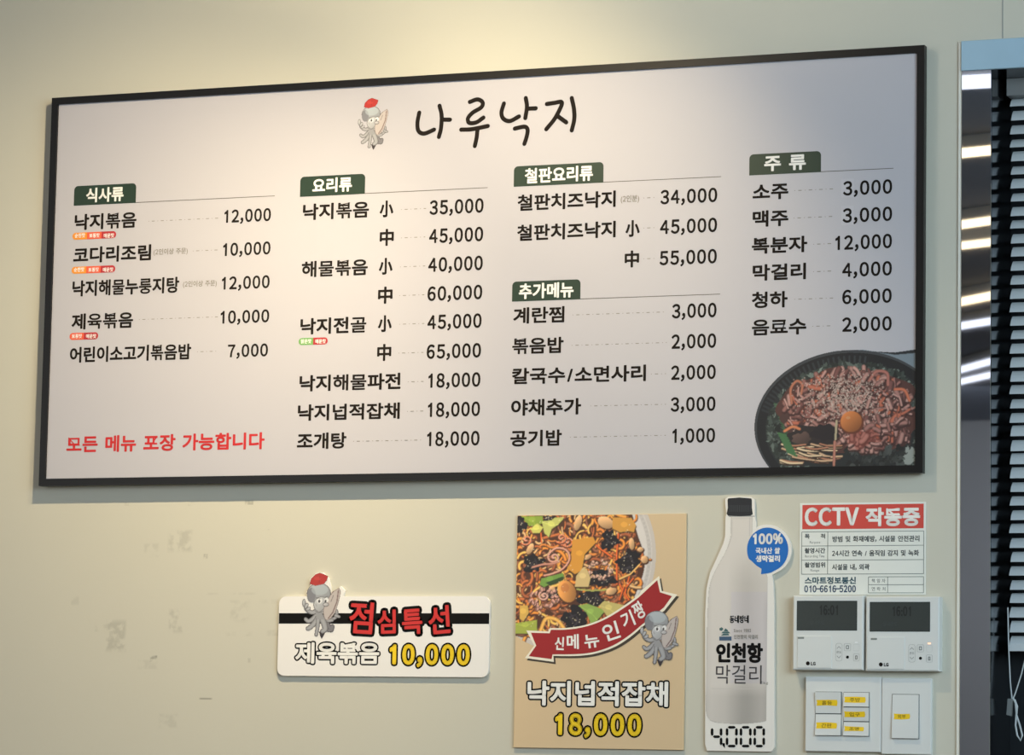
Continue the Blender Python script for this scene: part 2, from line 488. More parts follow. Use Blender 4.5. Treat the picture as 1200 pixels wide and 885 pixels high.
g = G()
def q4(a, b, c, d): g.add([a, b, c, d], [(0, 1, 2, 3)])
for (x0, x1, z0, z1) in ((RX0, OXL, 0, RZ1), (OXL, OXR, OZT, RZ1), (OXR, RX1, 0, RZ1), (OXL, OXR, 0, OZB)):
    q4((x0, 0, z0), (x1, 0, z0), (x1, 0, z1), (x0, 0, z1))
    q4((x1, .2, z0), (x0, .2, z0), (x0, .2, z1), (x1, .2, z1))
q4((RX0, .2, 0), (RX0, 0, 0), (RX0, 0, RZ1), (RX0, .2, RZ1)); q4((RX1, 0, 0), (RX1, .2, 0), (RX1, .2, RZ1), (RX1, 0, RZ1))
wb = g.put('wall_back', M_WALL, kind='structure')
# seam of the panel over the opening
xs, zs = at(1175, 45)
g = G(); g.box(xs-.0008, xs+.0008, -.0006, 0, zs, RZ1); g.put('wall_seam', mat('seam_grey', (150, 152, 150), .8), wb)  # thin grey strip marking the seam
# reveal lining of the opening
g = G()
g.box(OXL-.002, OXL+.0005, -.002, DEP+.03, OZB, OZT)
g.box(OXL, OXR, -.002, DEP+.03, OZT-.0005, OZT+.002)
g.box(OXR-.0005, OXR+.002, -.002, DEP+.03, OZB, OZT)
g.box(OXL, OXR, -.002, DEP+.03, OZB-.002, OZB+.0005)
g.put('trim_3', M_REVEAL, kind='structure')
# steel architrave
XA = at(1127, 400)[0]; ZT2 = at(1150, 48)[1]
g = G(); g.bbox(XA, OXL, -.006, 0, OZB-.05, OZT, .0006); g.put('trim_1', M_STEEL, kind='structure')
g = G(); g.bbox(XA-.0008, OXR+.05, -.008, 0, OZT, ZT2, .0008); g.put('trim_2', M_HEAD, kind='structure')
g = G(); g.bbox(XA-.0065, XA, -.004, 0, OZB-.05, ZT2, .001); g.put('trim_4', mat('sealant_bead', (226, 224, 214), .4), kind='structure')

def shell(name, pts, m): return part(name, pts, [tuple(range(len(pts)))], m, kind='structure')
M_FLOOR = mat('brown_floor', (150, 128, 104), .5, noise=.1, nscale=6)
M_OTHER = mat('plain_wall', (200, 196, 182), .7, noise=.02, nscale=3)
shell('floor', [(RX0, RY0, 0), (RX1, RY0, 0), (RX1, 0.2, 0), (RX0, 0.2, 0)], M_FLOOR)
shell('ceiling', [(RX0, RY0, RZ1), (RX0, 0.2, RZ1), (RX1, 0.2, RZ1), (RX1, RY0, RZ1)], mat('ceiling_paint', (122, 130, 146), .8, noise=.03, nscale=4))
shell('wall_left', [(RX0, RY0, 0), (RX0, 0, 0), (RX0, 0, RZ1), (RX0, RY0, RZ1)], M_OTHER)
shell('wall_right', [(RX1, 0, 0), (RX1, RY0, 0), (RX1, RY0, RZ1), (RX1, 0, RZ1)], M_OTHER)
shell('wall_front', [(RX1, RY0, 0), (RX0, RY0, 0), (RX0, RY0, RZ1), (RX1, RY0, RZ1)], mat('rear_wall_paint', (168, 170, 174), .7, noise=.05, nscale=2))

# ------------------------------------------------------------------ window behind the opening
g = G(); FW = .035
g.box(OXL, OXL+FW, DEP-.02, DEP+.03, OZB, OZT); g.box(OXR-FW, OXR, DEP-.02, DEP+.03, OZB, OZT)
g.box(OXL+FW, OXR-FW, DEP-.02, DEP+.03, OZT-FW, OZT); g.box(OXL+FW, OXR-FW, DEP-.02, DEP+.03, OZB, OZB+FW)
zr1 = at(1190, 766, DEP-.02)[1]; zr0 = at(1190, 806, DEP-.02)[1]
wn = g.put('window_1', mat('dark_window_frame', (34, 38, 42), .3, metal=.3), kind='structure')
g = G(); g.box(OXL+FW+.012, OXR-FW, DEP-.028, DEP+.02, zr0, zr1); g.put('window_rail', mat('blue_grey_rail', (92, 112, 122), .35, metal=.4), wn)
g = G(); g.box(OXL+FW, OXR-FW, DEP, DEP+.006, OZB+FW, OZT-FW)
g.put('window_pane', mat('dark_night_glass', (10, 12, 16), .04, spec=.6), wn)

# ------------------------------------------------------------------ venetian blind
YB = 0.092
BX0 = at(1185, 500, YB)[0]; BX1 = OXR-.01
zt = at(1190, 104, YB)[1]; zb = at(1190, 762, YB)[1]
bl = thing('venetian_blind', ((BX0+BX1)/2, YB, zb), 'grey horizontal slat blind half lowered in the dark window opening right of the steel jamb', 'blind')
M_SLAT = mat('grey_slat', (205, 210, 212), .35, spec=.5, noise=.04, nscale=9)
g = G(); g.box(BX0-.004, BX1, YB-.02, YB+.02, OZT-.03, OZT-.001); g.put('headrail', mat('headrail_grey', (120, 122, 122), .4), bl)
pitch = 0.0232; z = zt; first = None; rs = random.Random(4)
tilt = math.radians(45)
while z > zb+pitch*.6:
    if first is None:
        # slightly crowned slat, long axis x
        pr = []
        for i in range(5):
            u = (i/4-.5)*.025; c = .0022*(1-(2*(i/4-.5))**2)
            pr.append((u*math.cos(tilt)-c*math.sin(tilt), u*math.sin(tilt)+c*math.cos(tilt)))
        L = BX1-BX0; V = []; F = []
        for (y, zz) in pr: V += [(-L/2, y, zz), (L/2, y, zz)]
        for (y, zz) in pr: V += [(-L/2, y, zz-.0005), (L/2, y, zz-.0005)]
        for i in range(4): F += [(2*i, 2*i+1, 2*i+3, 2*i+2), (10+2*i+2, 10+2*i+3, 10+2*i+1, 10+2*i)]
        F += [(0, 10, 11, 1), (8, 9, 19, 18)]
        for i in range(4): F += [(2*i, 2*i+2, 12+2*i, 10+2*i), (2*i+1, 11+2*i, 13+2*i, 3+2*i)]
        me = bpy.data.meshes.new('slat'); me.from_pydata(V, [], F); me.materials.append(M_SLAT); me.update()
        first = me
    o = bpy.data.objects.new('slat', first); COL.objects.link(o); o.parent = bl
    o.location = (rs.uniform(-.0012, .0012), 0, z-zb); o.rotation_euler = (rs.uniform(-.10, .10), rs.uniform(-.0012, .0012), 0)
    z -= pitch
g = G(); g.box(BX0, BX1, YB-.010, YB+.010, zb-.002, zb+.010); g.put('bottom_rail', M_SLAT, bl)
M_CORD = mat('white_cord', (198, 204, 206), .6)
for dx in (.10, .55, 1.0, 1.35):
    for dy in (-.0125, .0125):
        g = G(); g.tube([(BX0+dx, YB+dy, zt+.03), (BX0+dx, YB+dy, zb)], .0006, 4); g.put('ladder_cord', M_CORD, bl)
def cordpts(P, Y): return [(at(x, y, Y)[0], Y, at(x, y, Y)[1]) for x, y in P]
YC = YB-.022
g = G(); g.tube(cordpts([(1181, 712), (1182, 760), (1184, 800), (1186, 820)], YC), .0011); g.tube(cordpts([(1203, 765), (1197, 790), (1190, 812), (1186, 822)], YC), .0011)
g.put('lift_cord', M_CORD, bl)
g = G(); g.tube(cordpts([(1187, 818), (1190, 824), (1191, 836), (1190, 850), (1192, 862), (1196, 868), (1198, 862), (1195, 850), (1191, 838), (1192, 828), (1189, 820)], YC), .0016)
g.put('cord_loop', M_CORD, bl)
g = G(); a = at(1180, 819, YC); b = at(1187, 838, YC)
g.slab([(a[0], b[1]), (b[0]-.002, b[1]-.002), (b[0], a[1]), (a[0]+.002, a[1])], YC-.004, YC+.004); g.put('cord_cleat', mat('grey_cleat', (120, 124, 124), .4), bl)

# ------------------------------------------------------------------ ceiling lamps behind the viewer (seen only as streaks in the steel)
M_LAMP = emit('lamp_tube', (255, 226, 180), 4.5)
M_LAMPW = emit('lamp_tube_white', (236, 240, 255), 3)
M_HOUSE = mat('lamp_housing', (210, 210, 210), .5)
def ceil_lamp(y, x, m, wdt, label, tiltz, group='ceiling tube lamps'):
    t = thing('tube_lamp', (x, y, RZ1), label, 'lamp', group)
    c, s = math.cos(tiltz), math.sin(tiltz)
    def q(gx):
        gx.v = [(x+(v[0]-x)*c-(v[1]-y)*s, y+(v[0]-x)*s+(v[1]-y)*c, v[2]) for v in gx.v]; return gx
    g = G(); g.box(x-.45, x+.45, y-.03, y+.03, RZ1-.03, RZ1); q(g).put('housing', M_HOUSE, t)
    g = G(); g.box(x-.43, x+.43, y-wdt/2, y+wdt/2, RZ1-.045, RZ1-.03); q(g).put('tube', m, t)
LAMPS = []
for (py, sl, mm, wd) in ((97, 0, M_LAMPW, .08), (179, 14, M_LAMP, .045), (262, 28, M_LAMP, .04), (287, 24, M_LAMP, .035), (351, 42, M_LAMP, .05), (380, 38, M_LAMPW, .045), (429, 54, M_LAMPW, .03), (444, 50, M_LAMPW, .03)):
    X, Z = at(1145, py, -.006)
    d = np.array([X, -.006, Z])-CAM; t = (RZ1-.04-Z)/d[2]
    x = X+d[0]*t; y = -.006-d[1]*t
    LAMPS.append((x, y, sl, mm, wd))
for (x, y, sl, mm, wd) in LAMPS:
    ceil_lamp(y, x, mm, wd, 'ceiling tube lamp mirrored as a bright streak in the steel jamb', math.radians(sl))
#OBJECTS
# ------------------------------------------------------------------ the menu board
YF, YP = -0.024, -0.0195            # frame front, printed face
X0, ZTb = at(60.6, 114.7, YF); _, ZBb = at(45.4, 569.7, YF); X1, _z = at(1083.4, 52.7, YF)
_, zbr = at(1081, 554, YF); ZBb = (ZBb+zbr)/2; ZTb = (ZTb+_z)/2
X0 = (X0+at(45.4, 569.7, YF)[0])/2; X1 = (X1+at(1081, 554, YF)[0])/2
board = thing('menu_board', ((X0+X1)/2, 0, ZBb), 'large white menu board in a thin black frame, four columns of dishes and prices', 'menu board')
BW = .0128
def rail(a, b, c, d):   # a,b outer; c,d inner corner points (x,z)
    g = G(); P = [a, b, c, d]; g.slab(P, YF, -0.008)
    g.put('frame_rail', M_FRAME, board)
o_ = [(X0, ZBb), (X1, ZBb), (X1, ZTb), (X0, ZTb)]; i_ = [(X0+BW, ZBb+BW), (X1-BW, ZBb+BW), (X1-BW, ZTb-BW), (X0+BW, ZTb-BW)]
for k in range(4): rail(o_[k], o_[(k+1) % 4], i_[(k+1) % 4], i_[k])
g = G(); g.box(X0+BW*.6, X1-BW*.6, YP, -0.007, ZBb+BW*.6, ZTb-BW*.6); g.put('printed_panel', M_WHITE, board)
g = G(); g.box(X0+.004, X1-.004, -.009, 0, ZBb+.004, ZTb-.004); g.put('backing', mat('backing_grey', (120, 118, 112), .7), board)
YT = YP-0.0003

def T(body, x0, x1, yc, h, m=M_INK, bold=.035, name='dish_name', **k): return text(name, body, x0, x1, yc, h, YT, m, board, bold, **k)
def price(body, x0, x1, yc, h=16.5): return text('price', body, x0, x1, yc, h, YT, M_INK, board, .034, digits=True, digw=.82)
def note(body, x0, x1, yc, h=7): return text('serving_note', body, x0, x1, yc, h, YT, M_GREY, board, .02)
def leader(x0, x1, y0, y1):
    g = G(); A = at(x0, y0, YT); B = at(x1, y1, YT); zc = (A[1]+B[1])/2; n = 0; x = A[0]
    while x < B[0]:
        L = .0060 if n % 2 == 1 else .0012
        L = min(L, B[0]-x+.0005); g.flat([(x, zc-.0006), (x+L, zc-.0006), (x+L, zc+.0006), (x, zc+.0006)], YT); x += L+.0055; n += 1
    g.put('dotted_leader', M_GREY, board)
def tab(body, x0, x1, yt, yb, t0, t1, tc, th, xl, yl, sp=False):
    xm = (x0+x1)/2
    A = at(x0, yb, YT)[0]; B = at(x1, yb, YT)[0]; zt_ = at(xm, yt, YT)[1]; zb_ = at(xm, yb, YT)[1]
    g = G(); g.flat(rrect(A, B, zb_, zt_, .0075, (0, 0, 1, 1)), YT); t = g.put('section_tab', M_GREEN, board)
    Tt = text('tab_lettering', body, t0, t1, tc, th, YT-.0002, M_TABW, t, .035)
    E_ = at(xl, yl, YT)[0]
    g = G(); g.flat([(A, zb_), (E_, zb_), (E_, zb_+.0012), (A, zb_+.0012)], YT+.0001); g.put('section_rule', mat('rule_ink', (96, 92, 86), .5), board)
def badge(cols, x0, x1, yc, h=8.2):
    words = {3: ['순한맛', '보통맛', '매운맛'], 2: ['보통맛', '매운맛']}[len(cols)]
    if cols[0] is M_LEAF: words = ['맑은맛', '매운맛']
    a = at(x0, yc, YT)[0]; b = at(x1, yc, YT)[0]; z1 = at((x0+x1)/2, yc-h/2, YT)[1]; z0 = at((x0+x1)/2, yc+h/2, YT)[1]; n = len(cols)
    for i, m in enumerate(cols):
        p = a+(b-a)*i/n; q = a+(b-a)*(i+1)/n
        g = G(); g.flat(rrect(p, q, z0, z1, (z1-z0)*.48, (i == 0, i == n-1, i == n-1, i == 0)), YT)
        o = g.put('taste_badge', m, board)
        px0 = x0+(x1-x0)*i/n; px1 = x0+(x1-x0)*(i+1)/n
        text('badge_lettering', words[i], px0+2.6, px1-2.2, yc, h*.62, YT-.0002, M_TABW, o, .03)

# column 1
tab('식사류', 86.5, 159, 216.5, 239.5, 101, 145, 228, 17, 322, 230.7)
T('낙지볶음', 87.5, 160, 259, 18.6); price('12,000', 263, 317.5, 252.5, 15.5); leader(174, 257, 258.5, 256.5)
badge((M_ORANGE, M_CORAL, M_DRED), 85, 136, 276)
T('코다리조림', 86, 177, 297.5, 18.6); note('(2인이상 주문)', 180, 220, 294.5); price('10,000', 261.5, 317, 291.5, 15.5); leader(226, 258, 294, 293)
badge((M_ORANGE, M_CORAL, M_DRED), 84, 135, 316)
T('낙지해물누룽지탕', 85, 210, 336, 18.6, bold=.034); note('(2인이상 주문)', 214.5, 254, 332.3); price('12,000', 260, 316, 331, 15.5)
T('제육볶음', 84, 156, 376, 18.6); price('10,000', 258.5, 315.5, 371, 15.5); leader(163, 255, 374.5, 371.5)
badge((M_CORAL, M_DRED), 81.5, 115, 394)
T('어린이소고기볶음밥', 82, 224, 414, 18.4, bold=.034); price('7,000', 267, 314, 410.7, 15.5); leader(231, 256, 412.5, 411.5)
T('모든 메뉴 포장 가능합니다', 78, 310, 518.7, 19.5, M_RED, .034, 'takeaway_line', label='red line of lettering at the foot of the first column')
# column 2
tab('요리류', 351.5, 427.5, 205.5, 229, 366, 412.5, 216.7, 17, 571.5, 220.5)
def row2(nm, x0, x1, yc, size, sx0, sx1, sy, lx0, lx1, ly, p, p0, p1, py_):
    if nm: T(nm, x0, x1, yc, 19)
    if size: T(size, sx0, sx1, sy, 20, bold=.034, name='size_mark')
    leader(lx0, lx1, ly+.7, ly-.7); price(p, p0, p1, py_, 17.3)
row2('낙지볶음', 355, 432.5, 247, '小', 445, 461, 244.7, 470, 499, 245, '35,000', 503.5, 566.7, 242)
row2('', 0, 0, 0, '中', 445, 461.5, 278.3, 470, 498, 278.3, '45,000', 503, 566.2, 275.4)
row2('해물볶음', 353.5, 431, 314.3, '小', 444, 460, 312, 469, 498, 312.3, '40,000', 502, 565.8, 309.2)
row2('', 0, 0, 0, '中', 443, 460, 346, 468, 497, 346, '60,000', 501, 565.2, 343.2)
row2('낙지전골', 352, 429.5, 381.5, '小', 443, 459, 379.2, 468, 497, 379.6, '45,000', 501, 564.4, 376.6)
badge((M_LEAF, M_DRED), 350, 384, 400)
row2('', 0, 0, 0, '中', 442, 458.5, 413.2, 467, 496, 413.5, '65,000', 500, 563.7, 411.3)
row2('낙지해물파전', 351, 469.5, 448, '', 0, 0, 0, 478, 496, 447.3, '18,000', 502, 563, 445.4)
row2('낙지넙적잡채', 349, 468.5, 482.5, '', 0, 0, 0, 477, 496, 482, '18,000', 501.5, 562.5, 479.7)
row2('조개탕', 348, 406, 516.6, '', 0, 0, 0, 414, 495, 516.5, '18,000', 500.5, 562, 514)
# column 3
tab('철판요리류', 602, 707, 192.5, 216.5, 615, 695, 204.4, 18, 845, 207)
def row3(nm, x0, x1, yc, lx0, lx1, ly0, ly1, p, p0, p1, py_):
    if nm: T(nm, x0, x1, yc, 19)
    leader(lx0, lx1, ly0, ly1); price(p, p0, p1, py_, 17.2)
row3('철판치즈낙지', 606.5, 721.5, 235.4, 754, 770, 232, 231.5, '34,000', 774, 840.5, 229.7)
note('(2인분)', 727.5, 749, 232.7, 8)
row3('철판치즈낙지', 606, 721.5, 270.8, 754, 770, 267.3, 266.8, '45,000', 773.5, 840.3, 264.7)
T('小', 733, 749.7, 267.7, 20, bold=.034, name='size_mark'); T('中', 732, 749, 303.6, 20, bold=.034, name='size_mark')
row3('', 0, 0, 0, 754, 770, 303.4, 302.8, '55,000', 773, 840, 301.3)
tab('추가메뉴', 600, 680, 328.8, 352.2, 608, 672.3, 340.4, 18, 844, 345.2)
row3('계란찜', 601.5, 661.5, 369.2, 671, 781, 369.3, 365.5, '3,000', 787.5, 839.7, 364)
row3('볶음밥', 600, 660.5, 405, 670, 781, 404.8, 401.6, '2,000', 787, 839.3, 399.8)
row3('칼국수/소면사리', 600, 757, 439, 763, 780, 438.5, 438, '2,000', 786.5, 838.8, 436.3)
row3('야채추가', 599, 681, 477, 692, 780, 476, 473.8, '3,000', 786, 838.5, 473.6)
row3('공기밥', 598, 658.5, 513.4, 668, 780, 512.4, 510.3, '1,000', 788, 838, 510.4)
# column 4
tab('주 류', 878, 962, 179, 203.7, 895.5, 944.5, 190.5, 18.5, 1047, 197.5)
row3('소주', 882, 924, 224.3, 931, 977, 223, 221.8, '3,000', 988, 1045.5, 219.6)
row3('맥주', 882, 924, 255.8, 930, 976, 255.3, 254, '3,000', 987.5, 1045.5, 251.5)
row3('복분자', 881, 946, 287, 953, 975, 286.2, 285.6, '12,000', 979, 1045.3, 283.5)
row3('막걸리', 882, 944.5, 318.6, 953, 976, 318.3, 317.8, '4,000', 987, 1045.2, 315.3)
row3('청하', 881, 923, 351.2, 931, 976, 350.6, 349.6, '6,000', 987, 1045, 347.2)
row3('음료수', 881, 945, 383, 952, 976, 382.4, 381.9, '2,000', 987, 1045, 379.7)
for (x0, x1, y0, y1) in ((985.5, 1000.5, 209, 231.5), (985.5, 1000.5, 241, 264)):
    a, z0 = at(x0, y1, YT); b, z1 = at(x1, y0, YT)
    g = G(); g.box(a, b, YT+.00005, YT+.0006, z0, z1); g.put('price_patch', mat('patch_white', (190, 188, 195), .5), board, label='small pale sticker patched under the first figure of the price')
# shop title, brush strokes
def brush(P, wd=5.1):
    P = [at(390+x/3.75, 80+y/3.75, YT) for x, y in P]
    C_ = Canvas(1, 1, 1); Q = C_.curve(P, 6); r = wd/2*1.5e-3; g = G(); n = len(Q)
    d = np.gradient(Q, axis=0); d /= np.linalg.norm(d, axis=1, keepdims=True); N_ = np.stack([-d[:, 1], d[:, 0]], 1)
    Lp = [tuple(q) for q in Q+N_*r]; Rp = [tuple(q) for q in Q-N_*r]
    for i in range(n-1): g.flat([Lp[i], Lp[i+1], Rp[i+1], Rp[i]], YT)
    for q, k in ((Q[0], 0), (Q[-1], 1)):
        g.flat([(q[0]+r*math.cos(j*math.pi/6), q[1]+r*math.sin(j*math.pi/6)) for j in range(12)], YT-.00001)
    return g
for syl in ([[(380, 195), (372, 240), (377, 276), (402, 287), (445, 270)], [(469, 165), (478, 205), (476, 260), (466, 302)], [(478, 226), (515, 226)]],
            [[(602, 148), (636, 137), (658, 150), (652, 172), (615, 195), (594, 220), (600, 240), (630, 238), (662, 217)], [(564, 270), (610, 268), (681, 254)], [(636, 268), (632, 305), (624, 342)]],
            [[(752, 155), (741, 195), (750, 222), (778, 232), (818, 212)], [(848, 131), (853, 170), (846, 219)], [(853, 178), (892, 176)], [(800, 265), (842, 257), (856, 270), (852, 300), (842, 332)]],
            [[(941, 157), (975, 152), (1004, 148), (1003, 168), (975, 222), (938, 268)], [(984, 207), (1026, 238)], [(1050, 131), (1060, 180), (1061, 225), (1050, 273)]]):
    gg = G()
    for st in syl:
        s_ = brush(st); gg.add(s_.v, s_.f)
    gg.put('shop_title_letter', M_INK, board)

# octopus emblem (drawing units = 688 x 885)
def octopus(hat):
    c = Canvas(688, 885, 0.20, seed=3)
    O = (84, 78, 80); A = (150, 150, 153); B = (176, 177, 180); D = (112, 110, 114)
    def tent(P, w, col=A):
        Q = c.curve(P, 8); ww = np.linspace(w*1.75, w*1.3, len(Q)); c.stroke(Q, ww+11, O); c.stroke(Q, ww, col, shade=.22)
    def blob(x, y, rx, ry, col, rot=0): c.ell(x, y, rx+6, ry+6, O, rot); c.ell(x, y, rx, ry, col, rot, shade=.14)
    tent([(390, 640), (430, 700), (455, 680), (448, 722), (410, 725)], 24, D)
    c.poly([(300, 740), (380, 740), (350, 800), (335, 825), (322, 800)], (52, 44, 46))
    tent([(430, 600), (470, 590), (500, 560), (500, 500)], 18); tent([(490, 555), (530, 570)], 18)
    tent([(290, 530), (230, 590), (180, 620), (145, 598)], 26); tent([(300, 560), (250, 640), (200, 690), (175, 705)], 32)
    tent([(330, 560), (400, 610), (450, 610)], 24); tent([(315, 560), (355, 640), (372, 710), (345, 735)], 36)
    tent([(290, 560), (285, 680), (272, 775)], 24)
    tent([(300, 480), (225, 520), (160, 490), (135, 430)], 26); blob(122, 410, 16, 38, B); blob(150, 445, 14, 30, B, .5); blob(172, 480, 14, 26, B, .9)
    # round head
    blob(290, 300, 132, 112, (160, 163, 167)); c.ell(205, 320, 50, 85, (126, 126, 132)); c.ell(300, 260, 95, 62, (180, 190, 196), al=.6)
    blob(325, 430, 88, 84, B); c.poly([(255, 500), (330, 520), (350, 600), (270, 600)], A)
    # broad blade held upright
    bl_ = c.curve([(520, 245), (536, 290), (515, 400), (478, 520), (425, 590), (385, 605), (358, 560), (352, 480), (395, 380), (450, 290), (520, 245)], 6)
    c.stroke(bl_, 9, (92, 70, 70)); c.poly(bl_, (188, 178, 174)); c.stroke([(515, 265), (500, 400), (455, 520), (405, 590)], 13, (120, 96, 94)); c.stroke([(460, 320), (430, 400)], 6, O)
    # face
    c.ell(300, 385, 30, 34, (226, 226, 226)); c.ell(380, 380, 24, 32, (226, 226, 226)); c.ell(296, 392, 12, 20, (50, 46, 50)); c.ell(370, 390, 10, 18, (50, 46, 50))
    c.stroke([(255, 350), (310, 362)], 6, O); c.stroke([(350, 350), (400, 335)], 6, O); blob(375, 430, 30, 18, (186, 184, 186)); c.stroke(c.curve([(245, 500), (300, 520), (345, 480)], 6), 5, O)
    c.stroke([(255, 420), (270, 450)], 6, D)
    if hat:
        H_ = [(186, 190), (198, 135), (250, 84), (300, 68), (345, 86), (388, 104), (376, 150), (342, 192), (250, 212)]
        c.stroke(H_+[H_[0]], 6, (96, 30, 26)); c.poly(H_, (176, 48, 40)); c.ell(270, 130, 40, 22, (198, 66, 54), al=.6); c.stroke([(300, 90), (290, 190)], 3, (120, 32, 28))
    return c
oct_hat = octopus(True); oct_bare = octopus(False)
def place_oct(c, ox, oy, sc, Y, parent, name='octopus_emblem', tilt=0):
    def fx(u, v):
        a = at(ox, oy, Y); b = at(ox+688*sc, oy, Y); d = at(ox, oy+885*sc, Y)
        return a[0]+u/688*(b[0]-a[0]), a[1]+v/885*(d[1]-a[1])
    return c.build(name, fx, Y, M_PRINT, parent)
place_oct(oct_hat, 412.2, 111, 60/688*.92, YT, board)

# dish picture in the corner of the board; drawing units = crop 885 px over 240 px
def dish_board():
    c = Canvas(885, 885, 0.55, seed=11); r = c.rng
    c.poly([(440, 338), (560, 336), (640, 350), (720, 355), (800, 340), (800, 420), (760, 440), (640, 400)], (120, 138, 152))
    c.poly([(600, 345), (700, 352), (800, 340), (800, 356), (700, 362)], (34, 40, 46))
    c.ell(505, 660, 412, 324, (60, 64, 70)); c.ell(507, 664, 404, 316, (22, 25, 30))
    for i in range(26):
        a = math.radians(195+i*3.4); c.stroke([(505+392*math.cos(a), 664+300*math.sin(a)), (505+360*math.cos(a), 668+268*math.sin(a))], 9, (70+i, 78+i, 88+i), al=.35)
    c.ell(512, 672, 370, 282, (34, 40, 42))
    for i in range(900):   # frilly lettuce ring
        a = r.rand()*6.283; q = 0.80+r.rand()*.19; x = 512+360*q*math.cos(a); y = 670+282*q*math.sin(a)
        g_ = r.rand(); col = np.array([54, 66, 60])*(.45+g_*.9)
        if r.rand() < .25: col = np.array([128, 148, 136])*(.6+.4*g_)
        c.ell(x, y, 6+r.rand()*16, 4+r.rand()*9, col, r.rand()*3, wob=.3)
    for i in range(14): c.stroke([(180+i*4, 560+i*12), (205+i*5, 575+i*12)], 7, (70, 130, 70), al=.6)
    c.ell(495, 590, 285, 178, (92, 48, 42), wob=.1); c.ell(640, 640, 150, 140, (98, 50, 42), wob=.1); c.ell(350, 640, 140, 90, (84, 50, 46), wob=.1)
    def chunk(x, y, s0):
        L = s0*(1+r.rand()); a = r.rand()*3.14; b = .6*(r.rand()-.5)
        P = c.curve([(x-L*math.cos(a), y-L*math.sin(a)), (x, y+b*L), (x+L*math.cos(a), y+L*math.sin(a))], 4)
        t = r.rand(); base = np.array([132, 76, 68])*(1-t)+np.array([182, 130, 118])*t
        if r.rand() < .14: base = np.array([176, 84, 58])
        if r.rand() < .15: base = np.array([112, 62, 56])
        w_ = 7+r.rand()*16
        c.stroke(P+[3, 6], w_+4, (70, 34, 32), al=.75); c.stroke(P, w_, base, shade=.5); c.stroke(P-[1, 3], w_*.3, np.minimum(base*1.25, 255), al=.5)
    for i in range(470):
        a = r.rand()*6.283; q = math.sqrt(r.rand()); x = 495+272*q*math.cos(a); y = 590+165*q*math.sin(a)
        chunk(x, y, 12)
    for i in range(120): chunk(560+r.rand()*190, 640+r.rand()*110, 11)
    c.stroke(c.curve([(255, 560), (250, 500), (275, 465), (300, 480), (296, 520)], 8), 12, (176, 96, 66), shade=.4)
    c.stroke(c.curve([(590, 470), (620, 432), (665, 440), (670, 490)], 8), 14, (168, 92, 78), shade=.4)
    c.stroke(c.curve([(700, 510), (740, 515), (762, 560)], 8), 13, (200, 96, 60), shade=.4)
    for i in range(900):   # sesame
        x = 480+r.randn()*90; y = 535+r.randn()*60
        if abs(x-480) < 230 and y > 440: c.ell(x, y, 3.4, 2.3, np.array([206, 176, 160])*(.75+.3*r.rand()), r.rand()*3)
    # lower left: mushrooms, dark greens, carrots
    c.ell(350, 710, 110, 52, (46, 36, 36), wob=.2); c.ell(300, 715, 40, 28, (92, 66, 58), wob=.2, shade=.3); c.ell(395, 690, 52, 36, (38, 30, 34), wob=.2)
    for i in range(26):
        x = 240+r.rand()*190; y = 735+r.rand()*85; P = c.curve([(x-40, y-10*r.rand()), (x, y+6), (x+55, y+14*r.rand())], 4)
        c.stroke(P+[0, 4], 9, (60, 40, 30)); c.stroke(P, 6+3*r.rand(), [(196, 152, 112), (176, 110, 78), (212, 180, 136)][i % 3], shade=.4)
    for i in range(9): c.stroke([(200+i*5, 690+i*10), (230+i*6, 700+i*11)], 10, (64, 122, 66))
    c.stroke(c.curve([(225, 680), (260, 662), (290, 672)], 6), 13, (204, 110, 62), shade=.4); c.stroke([(450, 640), (446, 720)], 9, (188, 168, 128)); c.stroke([(443, 730), (440, 830)], 12, (176, 104, 84), shade=.4)
    for i in range(150):
        x = 500+r.rand()*270; y = 755+r.rand()*110; c.ell(x, y, 5+r.rand()*14, 4+r.rand()*8, np.array([54, 58, 56])*(.4+r.rand()), r.rand()*3, wob=.3)
    for i in range(40): c.ell(745+r.rand()*30, 760+r.rand()*70, 4+r.rand()*8, 4+r.rand()*6, (150, 158, 150), r.rand()*3, wob=.3)
    # chilli flakes and egg yolk
    for i in range(90): chunk(515+r.rand()*120, 665+r.rand()*100, 9)
    c.ell(560, 715, 70, 40, (186, 70, 52), al=.45, wob=.3)
    c.ell(516, 650, 52, 49, (120, 52, 30)); c.ell(513, 645, 46, 45, (206, 108, 42), shade=.3); c.ell(500, 628, 10, 6, (226, 160, 104), al=.6)
    gr = c.rgb.mean(2, keepdims=True); c.rgb = (gr*.26+c.rgb*.74)*.96
    return c
ax0, az0 = at(860, 320, YT); PXX = X1-BW-.0006; PZB = ZBb+BW+.0006
_ka = at(1100, 440, YT)[0]-at(860, 440, YT)[0]; _kb = at(980, 320, YT)[1]-at(980, 560, YT)[1]
_ox = at(860, 440, YT)[0]; _oz = at(980, 320, YT)[1]
def fxb(u, v): return _ox+u/885*_ka, _oz-v/885*_kb
umax = (PXX-_ox)/_ka*885; vmax = (_oz-PZB)/_kb*885
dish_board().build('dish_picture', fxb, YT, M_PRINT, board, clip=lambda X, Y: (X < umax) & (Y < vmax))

# ------------------------------------------------------------------ lunch special sign
YL = -.0065
xa = at(326, 745, YL)[0]; xb = at(573.3, 745, YL)[0]; zt1 = at(450, 699, YL)[1]; zb1 = at(450, 793, YL)[1]
lunch = thing('lunch_special_sign', ((xa+xb)/2, 0, zb1), 'white rounded plate on the left with a black band, red heading and yellow 10,000', 'sign')
A_ = lambda x, y: at(x, y, YL)
P = rrect(xa, xb, zb1, zt1, .013)
